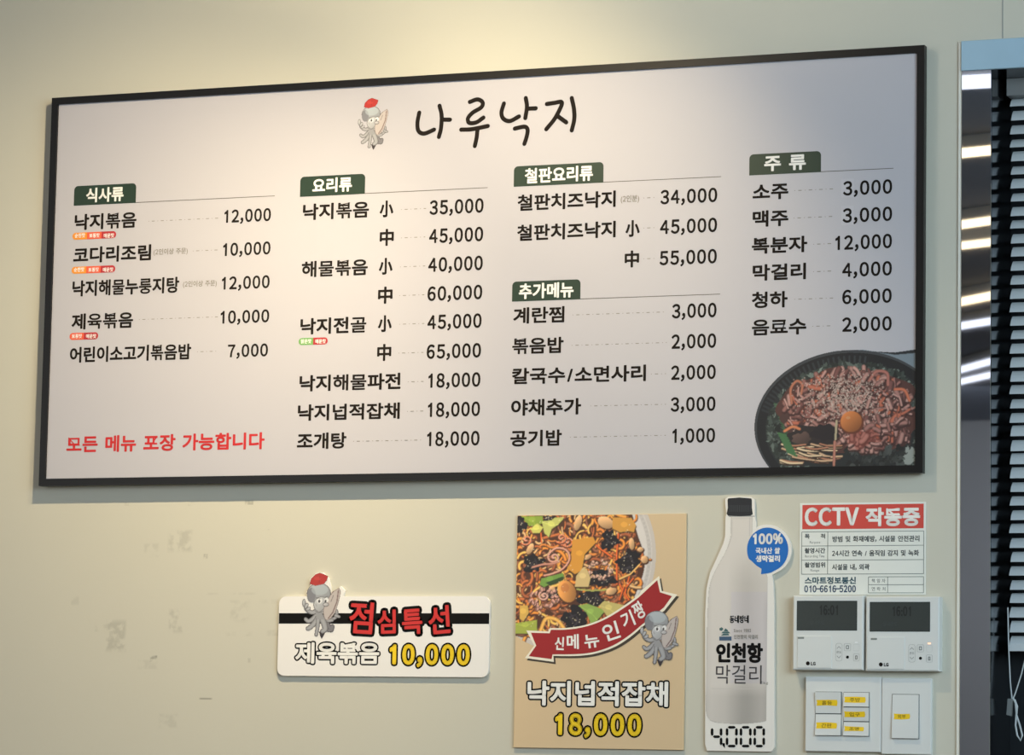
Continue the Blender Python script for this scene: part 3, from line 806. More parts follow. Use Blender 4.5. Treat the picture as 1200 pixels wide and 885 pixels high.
# plate outline with the emblem standing proud of its top edge
head = [A_(402, 699.8), A_(404, 692), A_(399, 687), A_(393, 695), A_(388, 700), A_(387, 688), A_(385, 678), A_(378, 671), A_(370, 672), A_(363, 679), A_(364, 686), A_(359, 694), A_(360, 699)]
br = [p for p in P]
# insert the head between the top-right and the top-left corner arcs
idx = next(i for i, p in enumerate(br) if abs(p[1]-zt1) < 1e-6 and p[0] < (xa+xb)/2)
br = br[:idx]+[(h_[0], max(h_[1], zt1)) for h_ in head]+br[idx:]
g = G(); g.slab(br, YL, -.0005); g.put('plate', mat('white_plate', (236, 233, 230), .45), lunch)
YL2 = YL-.0003
g = G(); z1 = at(450, 718.8, YL)[1]; z0 = at(450, 731.2, YL)[1]; g.flat([(xa+.0006, z0), (xb-.0006, z0), (xb-.0006, z1), (xa+.0006, z1)], YL2+.00015); g.put('black_band', M_INK2, lunch)
place_oct(oct_hat, 345, 665, 70/688, YL2-.0002, lunch)
for (ch, x0, x1, y0, y1, an, sh) in (('점', 408.5, 438.5, 704.5, 744, -3, 0), ('심', 441.5, 465, 713.5, 744, 2, 0), ('특', 470, 496, 712, 744.5, 4, 0), ('선', 501, 528.5, 709, 744.5, 5, 0)):
    xc = (x0+x1)/2; zz1 = at(xc, y0, YL)[1]; zz0 = at(xc, y1, YL)[1]
    gs = fit_text(ch, at(x0, (y0+y1)/2, YL)[0]+.003, at(x1, (y0+y1)/2, YL)[0]-.003, (zz0+zz1)/2, zz1-zz0-.006, .89, .378)
    gs = rot_pts(gs, math.radians(an), at(xc, 725, YL)[0], (zz0+zz1)/2)
    g = G(); outline_geo(g, gs, YL2, .0062); o = g.put('heading_letter', M_INK2, lunch)
    g = G(); fill_geo(g, gs, YL2-.0002, .0013); g.put('letter_fill', mat('vermilion_ink', (206, 44, 40), .5), o)
text('dish_name', '제육볶음', 346, 444.5, 765.5, 25, YL2, mat('white_ink_bright', (240, 238, 234), .5), lunch, .035, out=.07, outm=M_INK2)
text('price', '10,000', 456.5, 550.5, 767.2, 24.5, YL2, M_YEL, lunch, .055, digits=True, out=.085, outm=M_INK2, digw=.74)

# ------------------------------------------------------------------ dish poster
YO = -.0055
xa = (at(606.3, 603.3, YO)[0]+at(602, 876, YO)[0])/2; xb = (at(804, 602.7, YO)[0]+at(801.3, 879.3, YO)[0])/2
zt2 = at(705, 603, YO)[1]; zb2 = at(702, 877.7, YO)[1]
poster = thing('dish_poster', ((xa+xb)/2, 0, zb2), 'tall cream poster with a stir-fry photo, curved red ribbon and yellow 18,000', 'poster')
g = G(); g.bbox(xa, xb, YO, -.0003, zb2, zt2, .0004); g.put('poster_panel', mat('cream_poster', (214, 188, 150), .42), poster)
YO2 = YO-.0003
PW = 198.0; PH = PW*(zt2-zb2)/(xb-xa)
def fxp(u, v): return xa+u/PW*(xb-xa), zt2-v/PH*(zt2-zb2)
# pixel -> poster units
def pu(px, py):
    x, z = at(px, py, YO); return (x-xa)/(xb-xa)*PW, (zt2-z)/(zt2-zb2)*PH
def dish_poster():
    c = Canvas(PW, 152, 1.7, seed=5); r = c.rng
    c.ell(58, 46, 106, 106, (206, 196, 188)); c.ell(58, 46, 101, 101, (222, 214, 208)); 
    for i in range(40):
        a = -0.9+i*.05; c.ell(58+98*math.cos(a), 46+98*math.sin(a), 2.5, 4, (188, 180, 174), a, al=.5)
    c.ell(52, 48, 96, 92, (84, 48, 28), wob=.05)
    K = 6.316
    pal = [(214, 140, 62), (196, 118, 54), (176, 98, 52), (228, 166, 84), (150, 82, 48), (206, 160, 110), (220, 128, 50), (134, 84, 60)]
    def noodle(x, y, L, w_, col):
        a = r.rand()*6.28; k = (r.rand()-.5)*1.5
        P = [(x, y)]
        for i in range(5): P.append((P[-1][0]+L*math.cos(a), P[-1][1]+L*math.sin(a))); a += k
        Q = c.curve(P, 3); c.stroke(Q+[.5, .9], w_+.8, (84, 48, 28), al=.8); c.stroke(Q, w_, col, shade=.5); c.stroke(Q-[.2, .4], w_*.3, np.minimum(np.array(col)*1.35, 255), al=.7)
    for i in range(750):
        a = r.rand()*6.283; q = math.sqrt(r.rand()); x = 50+94*q*math.cos(a); y = 48+90*q*math.sin(a)
        if x < -3 or y < -3: continue
        noodle(x, y, 1.6+r.rand()*2.6, 1.6+r.rand()*2.4, pal[r.randint(len(pal))])
    def k(P): return [((x)/K-5, (y-53)/K) for x, y in P]
    def leaf(P, col, vein=True):
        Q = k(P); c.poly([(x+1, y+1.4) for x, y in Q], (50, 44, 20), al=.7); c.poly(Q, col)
        m = np.mean(Q, 0); c.ell(m[0]-1, m[1]-2, 4, 3, np.minimum(np.array(col)*1.2, 255), al=.5)
        if vein: c.stroke([Q[0], m, Q[len(Q)//2]], .5, np.minimum(np.array(col)*1.3, 255), al=.7)
    def dark(x, y, rx, ry, rot=0):
        q = k([(x, y)])[0]; c.ell(q[0], q[1], rx/K, ry/K, (28, 22, 24), rot, wob=.28)
        for i in range(6): c.ell(q[0]+(r.rand()-.5)*rx/K*1.2, q[1]+(r.rand()-.5)*ry/K*1.2, rx/K*.35, 1.0, (62, 54, 60), r.rand()*3, al=.8)
        for i in range(7): c.ell(q[0]+(r.rand()-.5)*rx/K*1.3, q[1]+(r.rand()-.5)*ry/K*1.3, .6, .4, (222, 206, 176), r.rand()*3)
    def spiral(x, y, R, turns, w_, col, rot=0, tail=None):
        q = k([(x, y)])[0]; P = [(q[0]+R/K*(t)*math.cos(rot+turns*6.283*t), q[1]+R/K*(t)*math.sin(rot+turns*6.283*t)*.85) for t in np.linspace(.12, 1, 30)]
        if tail: P += k(tail)
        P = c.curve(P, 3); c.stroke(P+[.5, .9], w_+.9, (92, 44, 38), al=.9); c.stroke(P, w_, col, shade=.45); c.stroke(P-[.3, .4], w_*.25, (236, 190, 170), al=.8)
        for i in range(2, len(P), 4): c.ell(P[i][0]+.6*w_, P[i][1]+.2, .5, .5, (232, 196, 180), al=.8)
    # leaves
    leaf([(60, 60), (220, 60), (225, 110), (170, 125), (120, 130), (90, 100)], (146, 168, 60)); leaf([(215, 100), (300, 70), (385, 70), (340, 120), (290, 150), (270, 210), (235, 180)], (204, 204, 110))
    leaf([(130, 150), (180, 110), (225, 140), (200, 180), (150, 180)], (216, 208, 104))
    dark(50, 120, 50, 60); dark(265, 75, 40, 18)
    for (x, y) in ((100, 225), (380, 230), (410, 240), (360, 215)):
        q = k([(x, y)])[0]; spiral(x, y, 45, 1.4, 1.6, (226, 104, 34))
    c.stroke(k([(210, 180), (215, 245)]), 1.6, (220, 100, 36), shade=.4)
    for (P, w_) in (([(590, 240), (650, 290), (740, 350)], 2.2), ([(785, 190), (775, 330), (780, 540)], 2.2), ([(800, 540), (850, 640)], 2.2), ([(870, 490), (840, 600), (870, 650)], 2), ([(830, 560), (800, 650)], 1.8), ([(900, 500), (850, 560)], 1.8)):
        Q = k(P); c.stroke(np.array(Q)+[.6, .8], w_+.6, (90, 40, 20)); c.stroke(Q, w_, (214, 100, 42), shade=.4)
    for (x, y, rx, ry, ro) in ((155, 390, 75, 65, 0), (720, 235, 60, 70, .2), (870, 370, 90, 60, -.4), (860, 430, 60, 45, 0), (670, 500, 95, 60, 0), (590, 640, 100, 55, .1), (480, 780, 95, 85, .2), (300, 600, 60, 40, 0)): dark(x, y, rx, ry, ro)
    # pale mushrooms
    for (x, y, rx, ry, ro) in ((485, 110, 26, 55, .3), (130, 290, 22, 42, .5), (885, 260, 20, 42, -.1), (950, 300, 22, 16, 0), (980, 370, 26, 26, 0), (300, 575, 24, 22, 0), (740, 590, 40, 24, -.3), (590, 850, 40, 30, .2), (560, 350, 30, 16, -.4), (690, 110, 60, 40, .4)):
        q = k([(x, y)])[0]; c.ell(q[0]+.7, q[1]+1, rx/K+.8, ry/K+.8, (80, 44, 26), ro); c.ell(q[0], q[1], rx/K, ry/K, (226, 176, 124), ro, shade=.3)
    leaf([(740, 75), (880, 80), (915, 130), (900, 180), (860, 170), (800, 180), (740, 150)], (218, 156, 66), False)
    leaf([(445, 230), (600, 210), (620, 250), (540, 330), (520, 440), (470, 470), (410, 430), (440, 320)], (226, 156, 58), False)
    # tentacle slices
    spiral(310, 350, 50, 1.6, 2.2, (204, 142, 118), .4, [(330, 285), (400, 300), (428, 360), (380, 430), (300, 465), (240, 478)])
    c.stroke(c.curve(k([(150, 420), (230, 400), (300, 395), (350, 380)]), 5), 2.4, (186, 128, 108), shade=.4)
    spiral(240, 620, 42, 1.7, 2.0, (206, 156, 138)); 
    for i in range(46):
        a = r.rand()*6.28; q = k([(240+100*math.cos(a)*(.6+.5*r.rand()), 640+75*math.sin(a)*(.6+.5*r.rand()))])[0]; c.ell(q[0]+.4, q[1]+.5, 2.3, 1.8, (92, 50, 44)); c.ell(q[0], q[1], 2.0, 1.5, (206, 154, 136), r.rand()*3, shade=.4)
    for i in range(46):
        a = r.rand()*6.28; q = k([(650+85*math.cos(a)*(.75+.4*r.rand()), 440+60*math.sin(a)*(.75+.4*r.rand()))])[0]; c.ell(q[0]+.4, q[1]+.5, 2.1, 1.7, (80, 48, 44)); c.ell(q[0], q[1], 1.8, 1.4, (214, 170, 146), r.rand()*3, shade=.4)
    leaf([(470, 560), (480, 480), (530, 420), (560, 440), (585, 500), (570, 560)], (220, 190, 130), False)
    leaf([(220, 500), (380, 460), (390, 490), (300, 530), (240, 560), (205, 540)], (120, 158, 68)); c.poly(k([(250, 530), (380, 485), (385, 510), (290, 550)]), (52, 74, 36))
    c.stroke(k([(480, 575), (600, 585), (700, 580)]), 1.8, (176, 176, 92)); leaf([(500, 690), (560, 675), (700, 720), (640, 790), (600, 830), (560, 740)], (148, 176, 84)); leaf([(650, 690), (690, 655), (850, 690), (780, 750), (720, 775), (680, 720)], (204, 186, 112))
    q = k([(410, 590)])[0]; c.ell(q[0]+1, q[1]+1.4, 11, 14, (84, 44, 20), -.5); c.ell(q[0], q[1], 10, 13, (222, 150, 78), -.6, shade=.35); c.ell(q[0]-2, q[1]-4, 5, 5, (196, 116, 62), al=.6)
    c.stroke(k([(800, 505), (880, 470), (945, 405)]), 1.9, (222, 176, 104), shade=.4)
    leaf([(20, 815), (110, 800), (190, 790), (195, 884), (30, 884)], (166, 176, 72)); leaf([(60, 690), (120, 690), (130, 740), (90, 800), (60, 780)], (222, 176, 84), False)
    c.stroke(c.curve(k([(220, 860), (260, 780), (340, 790), (400, 860), (430, 930)]), 6), 4.5, (220, 160, 78), shade=.5); c.stroke(c.curve(k([(250, 900), (320, 850), (380, 900)]), 6), 3, (214, 140, 96), shade=.4)
    for i in range(160):
        a = r.rand()*6.283; q = math.sqrt(r.rand()); c.ell(50+92*q*math.cos(a), 48+88*q*math.sin(a), .6, .4, (244, 226, 186), r.rand()*3, al=.9)
    return c
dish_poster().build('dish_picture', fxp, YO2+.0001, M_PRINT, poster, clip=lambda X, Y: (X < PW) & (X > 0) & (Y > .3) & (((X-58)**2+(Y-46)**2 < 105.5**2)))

# curved ribbon: outlines in crop units (6.4865 per px from (615,660))
def rc(P): return [at(615+x/6.4865, 660+y/6.4865, YO) for x, y in P]
cv = Canvas(1, 1, 1)
topc = cv.curve([(190, 495), (330, 492), (480, 465), (620, 408), (760, 320), (870, 240)], 6).tolist()
botc = cv.curve([(900, 480), (800, 565), (680, 640), (540, 688), (400, 706), (218, 706)], 6).tolist()
outer = topc+[(884, 212), (1022, 98), (1042, 212), (1160, 240), (1062, 362)]+botc+[(222, 752), (2, 722), (72, 628), (12, 512), (180, 520)]
itop = cv.curve([(200, 508), (335, 505), (485, 478), (628, 420), (768, 333), (866, 262)], 6).tolist()
ibot = cv.curve([(890, 470), (790, 552), (672, 626), (536, 674), (400, 692), (212, 694)], 6).tolist()
inner = itop+[(892, 238), (1008, 130), (1028, 222), (1120, 252), (1058, 338)]+ibot+[(205, 730), (32, 708), (88, 628), (48, 530), (190, 534)]
g = G(); g.flat(rc([(x+14, y+16) for x, y in outer]), YO2-.0001); g.put('ribbon_shadow_print', mat('dark_olive_ink', (66, 56, 44), .5), poster)
g = G(); g.flat(rc(outer), YO2-.0003); rb = g.put('ribbon', mat('cream_ink', (240, 232, 214), .5), poster)
g = G(); g.flat(rc(inner), YO2-.0005); g.put('ribbon_fill', mat('ribbon_red', (158, 32, 34), .5), rb)
for (ch, cx, cy, w_, h_, an) in (('신', 265, 612, 74, 96, -2), ('메', 366, 598, 96, 108, 2), ('뉴', 510, 590, 118, 104, 8), ('인', 656, 520, 128, 130, 18), ('기', 782, 428, 96, 118, 24), ('짱', 868, 358, 84, 126, 30)):
    p = at(615+cx/6.4865, 660+cy/6.4865, YO); kx = 1.5e-3/6.4865
    gs = fit_text(ch, p[0]-w_/2*kx+.0008, p[0]+w_/2*kx-.0008, p[1], h_*kx-.001, .89, .378); gs = rot_pts(gs, math.radians(an), p[0], p[1])
    g = G(); fill_geo(g, gs, YO2-.0007, .0007); g.put('ribbon_lettering', M_TABW, rb)
place_oct(oct_bare, 740.5, 697.5, 70/688*1.0, YO2-.0009, poster)
text('dish_name', '낙지넙적잡채', 618, 783, 813, 29, YO2, mat('white_ink_bright', (240, 238, 234), .5), poster, .035, out=.065, outm=M_INK2)
text('price', '18,000', 650.5, 751.5, 849.3, 26, YO2, M_YEL, poster, .055, digits=True, out=.08, outm=M_INK2, digw=.74)

# ------------------------------------------------------------------ bottle-shaped price sign
YQ = -.0065
def bq(P): return [at(810+x/2.81, 570+y/2.81, YQ) for x, y in P]
out = [(52, 872)]+[(46, 850), (46, 420), (50, 340), (62, 285), (85, 235), (105, 190), (112, 165), (113, 100), (116, 90), (112, 60), (112, 42), (122, 35), (196, 35), (207, 42), (209, 60), (209, 95), (213, 120), (213, 138)]
bal = [(250+80*math.cos(math.radians(a)), 208+82*math.sin(math.radians(a))) for a in range(-115, 62, 8)]
out += bal+[(266, 292), (270, 320), (273, 380), (274, 860), (264, 876)]
xL = at(826.6, 780, YQ)[0]; zq = at(866, 880.5, YQ)[1]
bsign = thing('bottle_price_sign', (at(867, 880, YQ)[0], 0, zq), 'bottle-shaped white foam sign with a black cap and blue 100% balloon, price 4,000 below', 'sign')
pp = bq(out); pp = [(x, max(z, zq)) for x, z in pp]
g = G(); g.slab(pp, YQ, -.0005); g.put('foam_plate', M_FOAM, bsign)
YQ2 = YQ-.0003
def bottle_print():
    c = Canvas(250, 860, .62, seed=2)
    body = c.curve([(128, 102), (127, 165), (112, 215), (80, 275), (60, 330), (54, 420), (52, 560), (52, 700), (54, 750), (70, 774), (110, 781), (160, 783), (220, 778), (256, 768), (264, 740), (266, 560), (266, 420), (262, 340), (240, 280), (212, 225), (199, 165), (198, 102)], 5)
    c.poly(body, (216, 210, 205))
    q = c.win(0, 250, 0, 860); sl, X, Y = q; msk = c.a.copy()
    # half-tone modelling printed on the sign (translucent bottle, white drink inside)
    t = (X-52)/214.0
    sh = 1-.13*np.clip((t-.30)*3, 0, 1)*np.clip((1.05-t)*2, 0, 1)*np.clip((Y-200)/120., 0, 1)
    sh = sh-.12*np.clip((Y-655)/40., 0, 1)*np.clip(1.1-abs(t-.62)*1.5, 0, 1)
    sh = sh-.10*np.clip((t-.85)*7, 0, 1)*np.clip((Y-300)/100, 0, 1)-.05*np.clip((.08-t)*10, 0, 1)
    c.rgb = np.where(msk[..., None], c.rgb*sh[..., None]*np.array([1, .995, .985]), c.rgb)
    c.rgb = np.where(((Y > 350) & (Y < 650) & (X > 130))[..., None] & msk[..., None], c.rgb*np.array([.985, .985, 1.02]), c.rgb)
    c.stroke(body, 1.0, (186, 180, 174)); c.stroke([(122, 100), (205, 100)], 2.5, (170, 168, 166)); c.stroke([(130, 108), (198, 108)], 1.5, (196, 192, 188))
    c.stroke([(189, 104), (190, 165)], 2, (182, 178, 176)); c.stroke([(132, 112), (131, 165), (118, 205)], 1.5, (190, 186, 182)); c.stroke([(70, 668), (262, 668)], 1.2, (196, 190, 184))
    return c
def fxq(u, v):
    a = at(810, 740, YQ)[0]; b = at(810+250/2.81, 740, YQ)[0]; z1 = at(866, 570, YQ)[1]; z0 = at(866, 570+860/2.81, YQ)[1]
    return a+u/250*(b-a), z1-v/860*(z1-z0)
bottle_print().build('bottle_picture', fxq, YQ2, M_PRINT, bsign)
g = G(); g.flat(bq([(122, 40), (158, 37), (198, 40), (200, 46), (200, 70), (203, 92), (196, 97), (160, 99), (122, 97), (117, 91), (121, 70), (120, 46)]), YQ2-.0002); cp = g.put('bottle_cap', mat('cap_black', (30, 32, 36), .4), bsign)
g = G()
for i in range(14):
    a = bq([(127+i*5.2, 62), (129+i*5.2, 62), (129+i*5.2, 84), (127+i*5.2, 84)]); g.flat(a, YQ2-.0004)
g.put('cap_ridges', mat('cap_ridge_grey', (56, 58, 62), .4), cp)
balp = [(252+68*math.cos(math.radians(a)), 209+73*math.sin(math.radians(a))) for a in range(-205, 70, 8)]
g = G(); g.flat(bq(balp+[(262, 285), (230, 290), (232, 272), (216, 262), (198, 245)]), YQ2-.0002); bb = g.put('blue_balloon', mat('blue_ink', (12, 104, 188), .45), bsign)
YQ3 = YQ2-.0004
text('balloon_lettering', '100%', 882.3, 917.5, 631.5, 13, YQ3, M_TABW, bb, .06, digits=True)
text('balloon_lettering', '국내산 쌀', 885.5, 914, 645.5, 7.4, YQ3, M_TABW, bb, .035)
text('balloon_lettering', '생막걸리', 885.5, 914, 654.8, 7.8, YQ3, M_TABW, bb, .05)
text('small_lettering', '동네방네', 855, 877.5, 725.8, 9, YQ3, M_INK2, bsign, .03)
g = G(); g.flat(bq([(93, 495), (133, 495), (133, 508), (93, 508)]), YQ3); lg = g.put('harbour_emblem', mat('slate_blue_ink', (62, 88, 116), .5), bsign)
g = G()
for P in ([(100, 484), (104, 479), (124, 479), (129, 484)], [(103, 488), (107, 485), (122, 485), (126, 491), (98, 492)], [(93, 468), (101, 464), (107, 470), (101, 476), (94, 475)], [(108, 478), (112, 468), (119, 472), (123, 478)]): g.flat(bq(P), YQ3)
g.put('emblem_roof', mat('teal_ink', (70, 104, 104), .5), lg)
text('small_lettering', 'Since 1993', 860, 880, 739, 4, YQ3, M_GREY, bsign, .02)
text('small_lettering', '인천항의 막걸리', 860, 888, 746.5, 5, YQ3, M_GREY, bsign, .02)
text('product_lettering', '인천항', 839.2, 894, 765.3, 23, YQ3, M_INK2, bsign, .045)
text('product_lettering', '막걸리', 839, 892.5, 790.5, 21.5, YQ3, mat('soft_black_ink', (62, 58, 60), .5), bsign, .0)
text('small_lettering', '1kg', 892, 900, 800, 3.4, YQ3, M_GREY, bsign, .0)
# seven-segment price
seg = {'0': 'abcdef', '4': 'bcfg'}
def sevenseg(px0, px1, py0, py1, ch):
    g = G(); wd, ht, th = px1-px0, py1-py0, 3.0
    xs_ = [px0, px1]; m_ = (py0+py1)/2
    S = {'a': (px0+1, py0, px1-1, py0, 0), 'g': (px0+1, m_, px1-1, m_, 0), 'd': (px0+1, py1, px1-1, py1, 0), 'f': (px0, py0+1, px0, m_-1, 1), 'b': (px1, py0+1, px1, m_-1, 1), 'e': (px0, m_+1, px0, py1-1, 1), 'c': (px1, m_+1, px1, py1-1, 1)}
    for s_ in seg[ch]:
        a, b, c_, d_, v = S[s_]; t = th/2
        if v: P = [(a, b-.2), (a+t, b+t), (a+t, d_-t), (a, d_+.2), (a-t, d_-t), (a-t, b+t)]
        else: P = [(a-.2, b), (a+t, b-t), (c_-t, b-t), (c_+.2, b), (c_-t, b+t), (a+t, b+t)]
        g.flat([at(x, y, YQ3) for x, y in P], YQ3)
    return g
for (x0, x1, ch) in ((834.5, 845, '4'), (852, 863, '0'), (868.3, 879.3, '0'), (884.5, 895, '0')):
    sevenseg(x0, x1, 852.5, 874.5, ch).put('price_figure', M_INK2, bsign)
g = G(); g.flat([at(x, y, YQ3) for x, y in ((846.5, 871), (849.5, 871), (849.5, 877), (846.5, 873.5))], YQ3); g.put('price_figure', M_INK2, bsign)

# ------------------------------------------------------------------ camera notice
YN = -.0012
xa = at(937, 645, YN)[0]; xb = at(1085, 645, YN)[0]; z1 = at(1010, 589, YN)[1]; z0 = at(1010, 697, YN)[1]
notice = thing('camera_notice', ((xa+xb)/2, 0, z0), 'white notice sheet with a red CCTV heading and a ruled table, above the thermostats', 'notice')
g = G(); g.box(xa, xb, YN, -.0002, z0, z1); g.put('sheet', mat('notice_white', (226, 228, 222), .35), notice)
YN2 = YN-.00025
def nb(x0, x1, y0, y1): return at(x0, 645, YN)[0], at(x1, 645, YN)[0], at(1010, y1, YN)[1], at(1010, y0, YN)[1]
a, b, c_, d_ = nb(940, 1082.3, 591.2, 619.8)
g = G(); g.flat([(a, c_), (b, c_), (b, d_), (a, d_)], YN2); hd = g.put('red_heading', mat('notice_red', (206, 72, 62), .45), notice)
text('heading_lettering', 'CCTV', 943, 1006.5, 605.4, 22, YN2-.0002, M_TABW, hd, .05, digits=True)
text('heading_lettering', '작동중', 1014.5, 1078.5, 605.6, 22, YN2-.0002, M_TABW, hd, .045)
g = G(); M_RULE = mat('rule_grey_ink', (120, 128, 124), .5)
def hl(x0, x1, y): a, b, c_, d_ = nb(x0, x1, y-.35, y+.35); g.flat([(a, c_), (b, c_), (b, d_), (a, d_)], YN2)
def vl(x, y0, y1): a, b, c_, d_ = nb(x-.35, x+.35, y0, y1); g.flat([(a, c_), (b, c_), (b, d_), (a, d_)], YN2)
for y in (623, 639.6, 656.3, 672.8): hl(939.5, 1082.5, y)
for x in (939.5, 970, 1082.5): vl(x, 623, 672.8)
for y in (676.2, 685.5, 695): hl(1018, 1082.5, y)
for x in (1018, 1040.5, 1082.5): vl(x, 676.2, 695)
g.put('ruled_table', M_RULE, notice)
MN = mat('grey_black_ink', (72, 78, 78), .5)
for (s_, x0, x1, yc, h, bo) in (('목     적', 943, 967, 628.5, 6, .03), ('Purpose', 949, 961, 635.5, 3, 0), ('방범 및 화재예방, 시설물 안전관리', 975.5, 1077.5, 631.5, 7, .03), ('촬영시간', 943, 967, 645.4, 6.2, .03), ('Recording Time', 943.5, 966, 651.8, 3, 0),
                          ('24시간 연속 / 움직임 감지 및 녹화', 975, 1077, 648.3, 7, .03), ('촬영범위', 943, 967, 662.2, 6.2, .03), ('Range', 950, 960, 668.3, 3, 0), ('시설물 내, 외곽', 975, 1019, 664.6, 7, .03), ('책 임 자', 1021.5, 1037.5, 680.8, 4.6, .0), ('연 락 처', 1021.5, 1037.5, 690.3, 4.6, .0)):
    text('notice_lettering', s_, x0, x1, yc, h, YN2, MN, notice, bo)
text('notice_lettering', '스마트정보통신', 943, 1003, 680.4, 8.3, YN2, mat('teal_black_ink', (40, 78, 92), .5), notice, .04)
text('notice_lettering', '010-6616-5200', 942.5, 1003, 690.2, 8.4, YN2, mat('blue_black_ink', (52, 72, 100), .5), notice, .04, digits=True)

# ------------------------------------------------------------------ thermostats
def slab_box(x0, x1, y0, y1, Yf, Yb, name, m, parent, b=.001, **k):
    xm, ym = (x0+x1)/2, (y0+y1)/2
    g = G(); g.bbox(at(x0, ym, Yf)[0], at(x1, ym, Yf)[0], Yf, Yb, at(xm, y1, Yf)[1], at(xm, y0, Yf)[1], b)
    return g.put(name, m, parent, **k)
def prect(x0, x1, y0, y1, Y, name, m, parent, r=0):
    xm, ym = (x0+x1)/2, (y0+y1)/2; a, b = at(x0, ym, Y)[0], at(x1, ym, Y)[0]; c_, d_ = at(xm, y1, Y)[1], at(xm, y0, Y)[1]
    g = G(); g.flat(rrect(a, b, c_, d_, r) if r else [(a, c_), (b, c_), (b, d_), (a, d_)], Y); return g.put(name, m, parent)
def ring(x0, x1, y0, y1, Y, name, m, parent, r, t=.0004):
    xm, ym = (x0+x1)/2, (y0+y1)/2; a, b = at(x0, ym, Y)[0], at(x1, ym, Y)[0]; c_, d_ = at(xm, y1, Y)[1], at(xm, y0, Y)[1]
    P = rrect(a, b, c_, d_, r); Q = rrect(a+t, b-t, c_+t, d_-t, max(r-t, 1e-5)); g = G(); n = len(P)
    g.add([(p[0], Y, p[1]) for p in P]+[(q[0], Y, q[1]) for q in Q], [(i, (i+1) % n, (i+1) % n+n, i+n) for i in range(n)]); return g.put(name, m, parent)
YTH = -.021
M_LCD = mat('lcd_glass', (52, 58, 56), .28, noise=.08, nscale=300); M_SEGM = mat('lcd_segment', (30, 34, 34), .4); M_KEY = mat('key_grey', (150, 154, 152), .5)
def thermostat(dx, dy, label, led, wd):
    x0 = 929+dx; x1 = x0+wd
    xm = at((x0+x1)/2, 740, YTH)[0]; zb_ = at((x0+x1)/2, 785.3+dy, YTH)[1]
    t = thing('thermostat', (xm, 0, zb_), label, 'thermostat', 'wall thermostats')
    X = lambda a: a+dx
    slab_box(x0, x1, 698+dy, 785.3+dy, YTH, 0, 'body', M_PLASTIC, t, .0018)
    s = prect(X(933.7), X(1004.5), 704.2+dy, 739.2+dy, YTH-.0002, 'screen', M_LCD, t)
    ring(X(933), X(1005.2), 703.4+dy, 740+dy, YTH-.0003, 'screen_bezel', mat('bezel_light', (226, 230, 230), .35), t, .0005, .0007)
    text('screen_figures', '16:01', X(960.5), X(982), 715+dy, 12, YTH-.0004, M_SEGM, s, .04, digits=True)
    text('screen_figures', '실내온도', X(949), X(966), 730+dy, 5, YTH-.0004, mat('lcd_faint', (60, 68, 68), .4), s, 0)
    d = slab_box(X(934.2 if dx == 0 else 930.2), X(974.5), 745.5+dy, 783+dy, YTH-.0012, YTH+.001, 'flap', M_PLASTIC, t, .0005)
    prect(X(935), X(942.2), 746.6+dy, 748.8+dy, YTH-.0014, 'flap_grip', mat('grip_grey', (128, 134, 130), .5), d)
    g = G(); c0 = at(X(947), 777.6+dy, YTH); g.flat([(c0[0]+.0034*math.cos(j*.524), c0[1]+.0034*math.sin(j*.524)) for j in range(12)], YTH-.0014); g.put('logo_disc', M_INK, d)
    text('logo_lettering', 'LG', X(950.2), X(955.8), 777.8+dy, 4.2, YTH-.0014, M_INK, d, .07, digits=True)
    ring(X(979.2), X(987), 754+dy, 775+dy, YTH-.0003, 'rocker_key', M_KEY, t, .004)
    for s_, yy in ((1, 758.5), (-1, 770.5)):
        P = [(X(980.8), yy+s_*1.2+dy), (X(983.1), yy-s_*1.2+dy), (X(985.4), yy+s_*1.2+dy), (X(985.4), yy+s_*2.2+dy), (X(983.1), yy-s_*.2+dy), (X(980.8), yy+s_*2.2+dy)]
        g = G(); g.flat([at(x, y, YTH) for x, y in P], YTH-.0003); g.put('arrow_mark', M_KEY, t)
    text('key_lettering', '온도', X(980.3), X(986), 764.4+dy, 3, YTH-.0003, MN, t, 0)
    for (a, b, c_, dd, nm) in ((989.2, 997, 754.3, 763, 'mode_key'), (1000, 1007, 766.2, 775, 'menu_key')):
        ring(X(a), X(b), c_+dy, dd+dy, YTH-.0003, nm, M_KEY, t, .0018)
        ring(X(a+2.3), X(b-2.3), c_+2.2+dy, dd-2.2+dy, YTH-.0004, 'key_mark', MN, t, .0006, .0009)
    ring(X(1000), X(1007), 755+dy, 763+dy, YTH-.0003, 'power_key', mat('key_faint', (196, 198, 196), .5), t, .0018)
    g = G(); c0 = at(X(993.2), 770.3+dy, YTH); g.flat([(c0[0]+.0026*math.cos(j*.524), c0[1]+.0026*math.sin(j*.524)) for j in range(12)], YTH-.0003); g.put('sensor_dot', M_INK2, t)
    prect(X(1001.8), X(1005.2), 752.3+dy, 753.7+dy, YTH-.0003, 'indicator_light', led, t)
    return t
thermostat(0, 0, 'left one of the two white wall thermostats, its indicator unlit, beside the price sign', mat('led_off', (240, 240, 240), .3), 82.6)
thermostat(85.5, 1.3, 'right one of the two white wall thermostats, with a glowing orange indicator', emit('led_orange', (255, 150, 60), 1.6), 86.2)

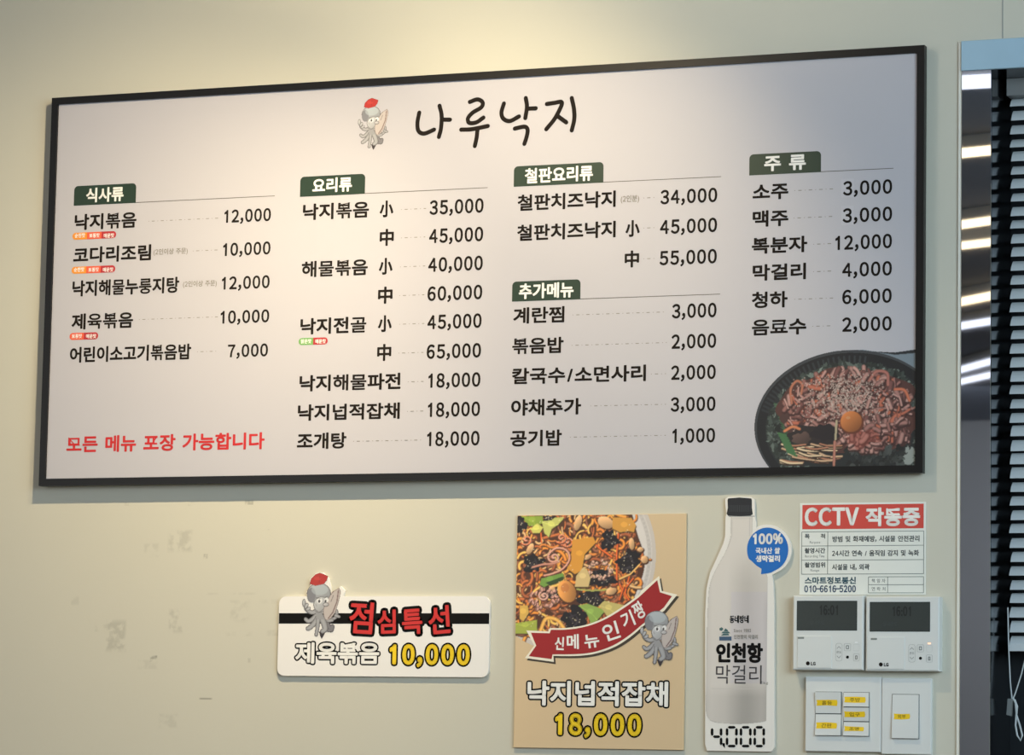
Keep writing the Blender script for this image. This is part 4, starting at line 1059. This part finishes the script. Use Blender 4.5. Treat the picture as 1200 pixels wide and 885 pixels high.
# ------------------------------------------------------------------ switch plates
YSW = -.009
M_TAPE = mat('yellow_tape', (240, 200, 20), .55, noise=.08, nscale=400); M_PEN = mat('pen_ink', (92, 70, 24), .6)
def plate(x0, x1, y0, y1, label): 
    t = thing('switch_plate', (at((x0+x1)/2, y1, YSW)[0], 0, at((x0+x1)/2, y1, YSW)[1]), label, 'light switch', 'wall switch plates')
    slab_box(x0, x1, y0, y1, YSW, 0, 'cover', M_PLASTIC, t, .0012); return t
def rocker(t, x0, x1, y0, y1, tape, word, tilt_):
    xm, ym = (x0+x1)/2, (y0+y1)/2; a, b = at(x0, ym, YSW)[0], at(x1, ym, YSW)[0]; c_, d_ = at(xm, y1, YSW)[1], at(xm, y0, YSW)[1]
    ft, fb = (YSW-.0016, YSW-.0052) if tilt_ > 0 else (YSW-.0048, YSW-.0018)
    g = G(); e = .0004
    g.add([(a+e, fb, c_+e), (b-e, fb, c_+e), (b-e, ft, d_-e), (a+e, ft, d_-e), (a+e, YSW+.001, c_+e), (b-e, YSW+.001, c_+e), (b-e, YSW+.001, d_-e), (a+e, YSW+.001, d_-e)],
          [(0, 1, 2, 3), (4, 0, 3, 7), (1, 5, 6, 2), (3, 2, 6, 7), (4, 5, 1, 0)])
    r = g.put('rocker', M_PLASTIC, t)
    tx0, tx1, ty0, ty1 = tape; Y = min(ft, fb)-.0004
    u0, u1 = at(tx0, ym, Y)[0], at(tx1, ym, Y)[0]; v0, v1 = at(xm, ty1, Y)[1], at(xm, ty0, Y)[1]
    def yy(z): k_ = (z-c_)/(d_-c_); return fb+(ft-fb)*k_-.0003
    rr = random.Random(int(x0*7+y0)); j = lambda: rr.uniform(-.0007, .0007)
    P = [(u0, v0+j()), ((u0+u1)/2, v0+j()), (u1, v0+j()), (u1+.001, (v0+v1)/2), (u1, v1+j()), ((u0+u1)/2, v1+j()), (u0, v1+j()), (u0+.001, (v0+v1)/2)]
    g = G(); g.add([(x, yy(z), z) for x, z in P], [tuple(range(8))]); g.put('name_tape', M_TAPE, r)
    tm = (tx0+tx1)/2; ty = (ty0+ty1)/2; zc = at(tm, ty, Y)[1]
    gs = fit_text(word, (u0+u1)/2-(u1-u0)*.24, (u0+u1)/2+(u1-u0)*.26, zc, (v1-v0)*.72, .89, .378)
    g = G()
    for U, F, L in gs: g.add([(p[0], yy(p[1])-.0003, p[1]) for p in U], F)
    g.put('tape_lettering', M_PEN, r)
sw1 = plate(943.6, 1032.4, 793.4, 881.2, 'left wider switch plate with five rocker keys carrying yellow tape labels')
fr = lambda t, x0, x1, y0, y1: prect(x0, x1, y0, y1, YSW-.0002, 'key_recess', M_GAP, t)
fr(sw1, 955.3, 986.4, 810.7, 862.6); fr(sw1, 988.4, 1019, 811.3, 863.3)
rocker(sw1, 955.8, 986, 811, 836.4, (956.5, 980.5, 820.5, 827), '홀등', -1)
rocker(sw1, 955.8, 986, 837, 862.2, (956, 980, 847, 853.7), '간판', 1)
rocker(sw1, 988.8, 1018.7, 811.6, 828.6, (989, 1013.5, 817, 823.5), '주방', 1)
rocker(sw1, 988.8, 1018.7, 829.2, 845.6, (989, 1013, 834.3, 840.6), '입구', -1)
rocker(sw1, 988.8, 1018.7, 846.2, 862.8, (989, 1011.5, 851.6, 856.8), '조명', 1)
sw2 = plate(1033, 1091.4, 794.8, 884.4, 'right narrower switch plate with one tall rocker key and a single yellow tape label')
fr(sw2, 1045.2, 1077.4, 813.6, 866.3)
rocker(sw2, 1045.7, 1077, 814, 865.8, (1047, 1065.5, 836.5, 843), '외부', 1)
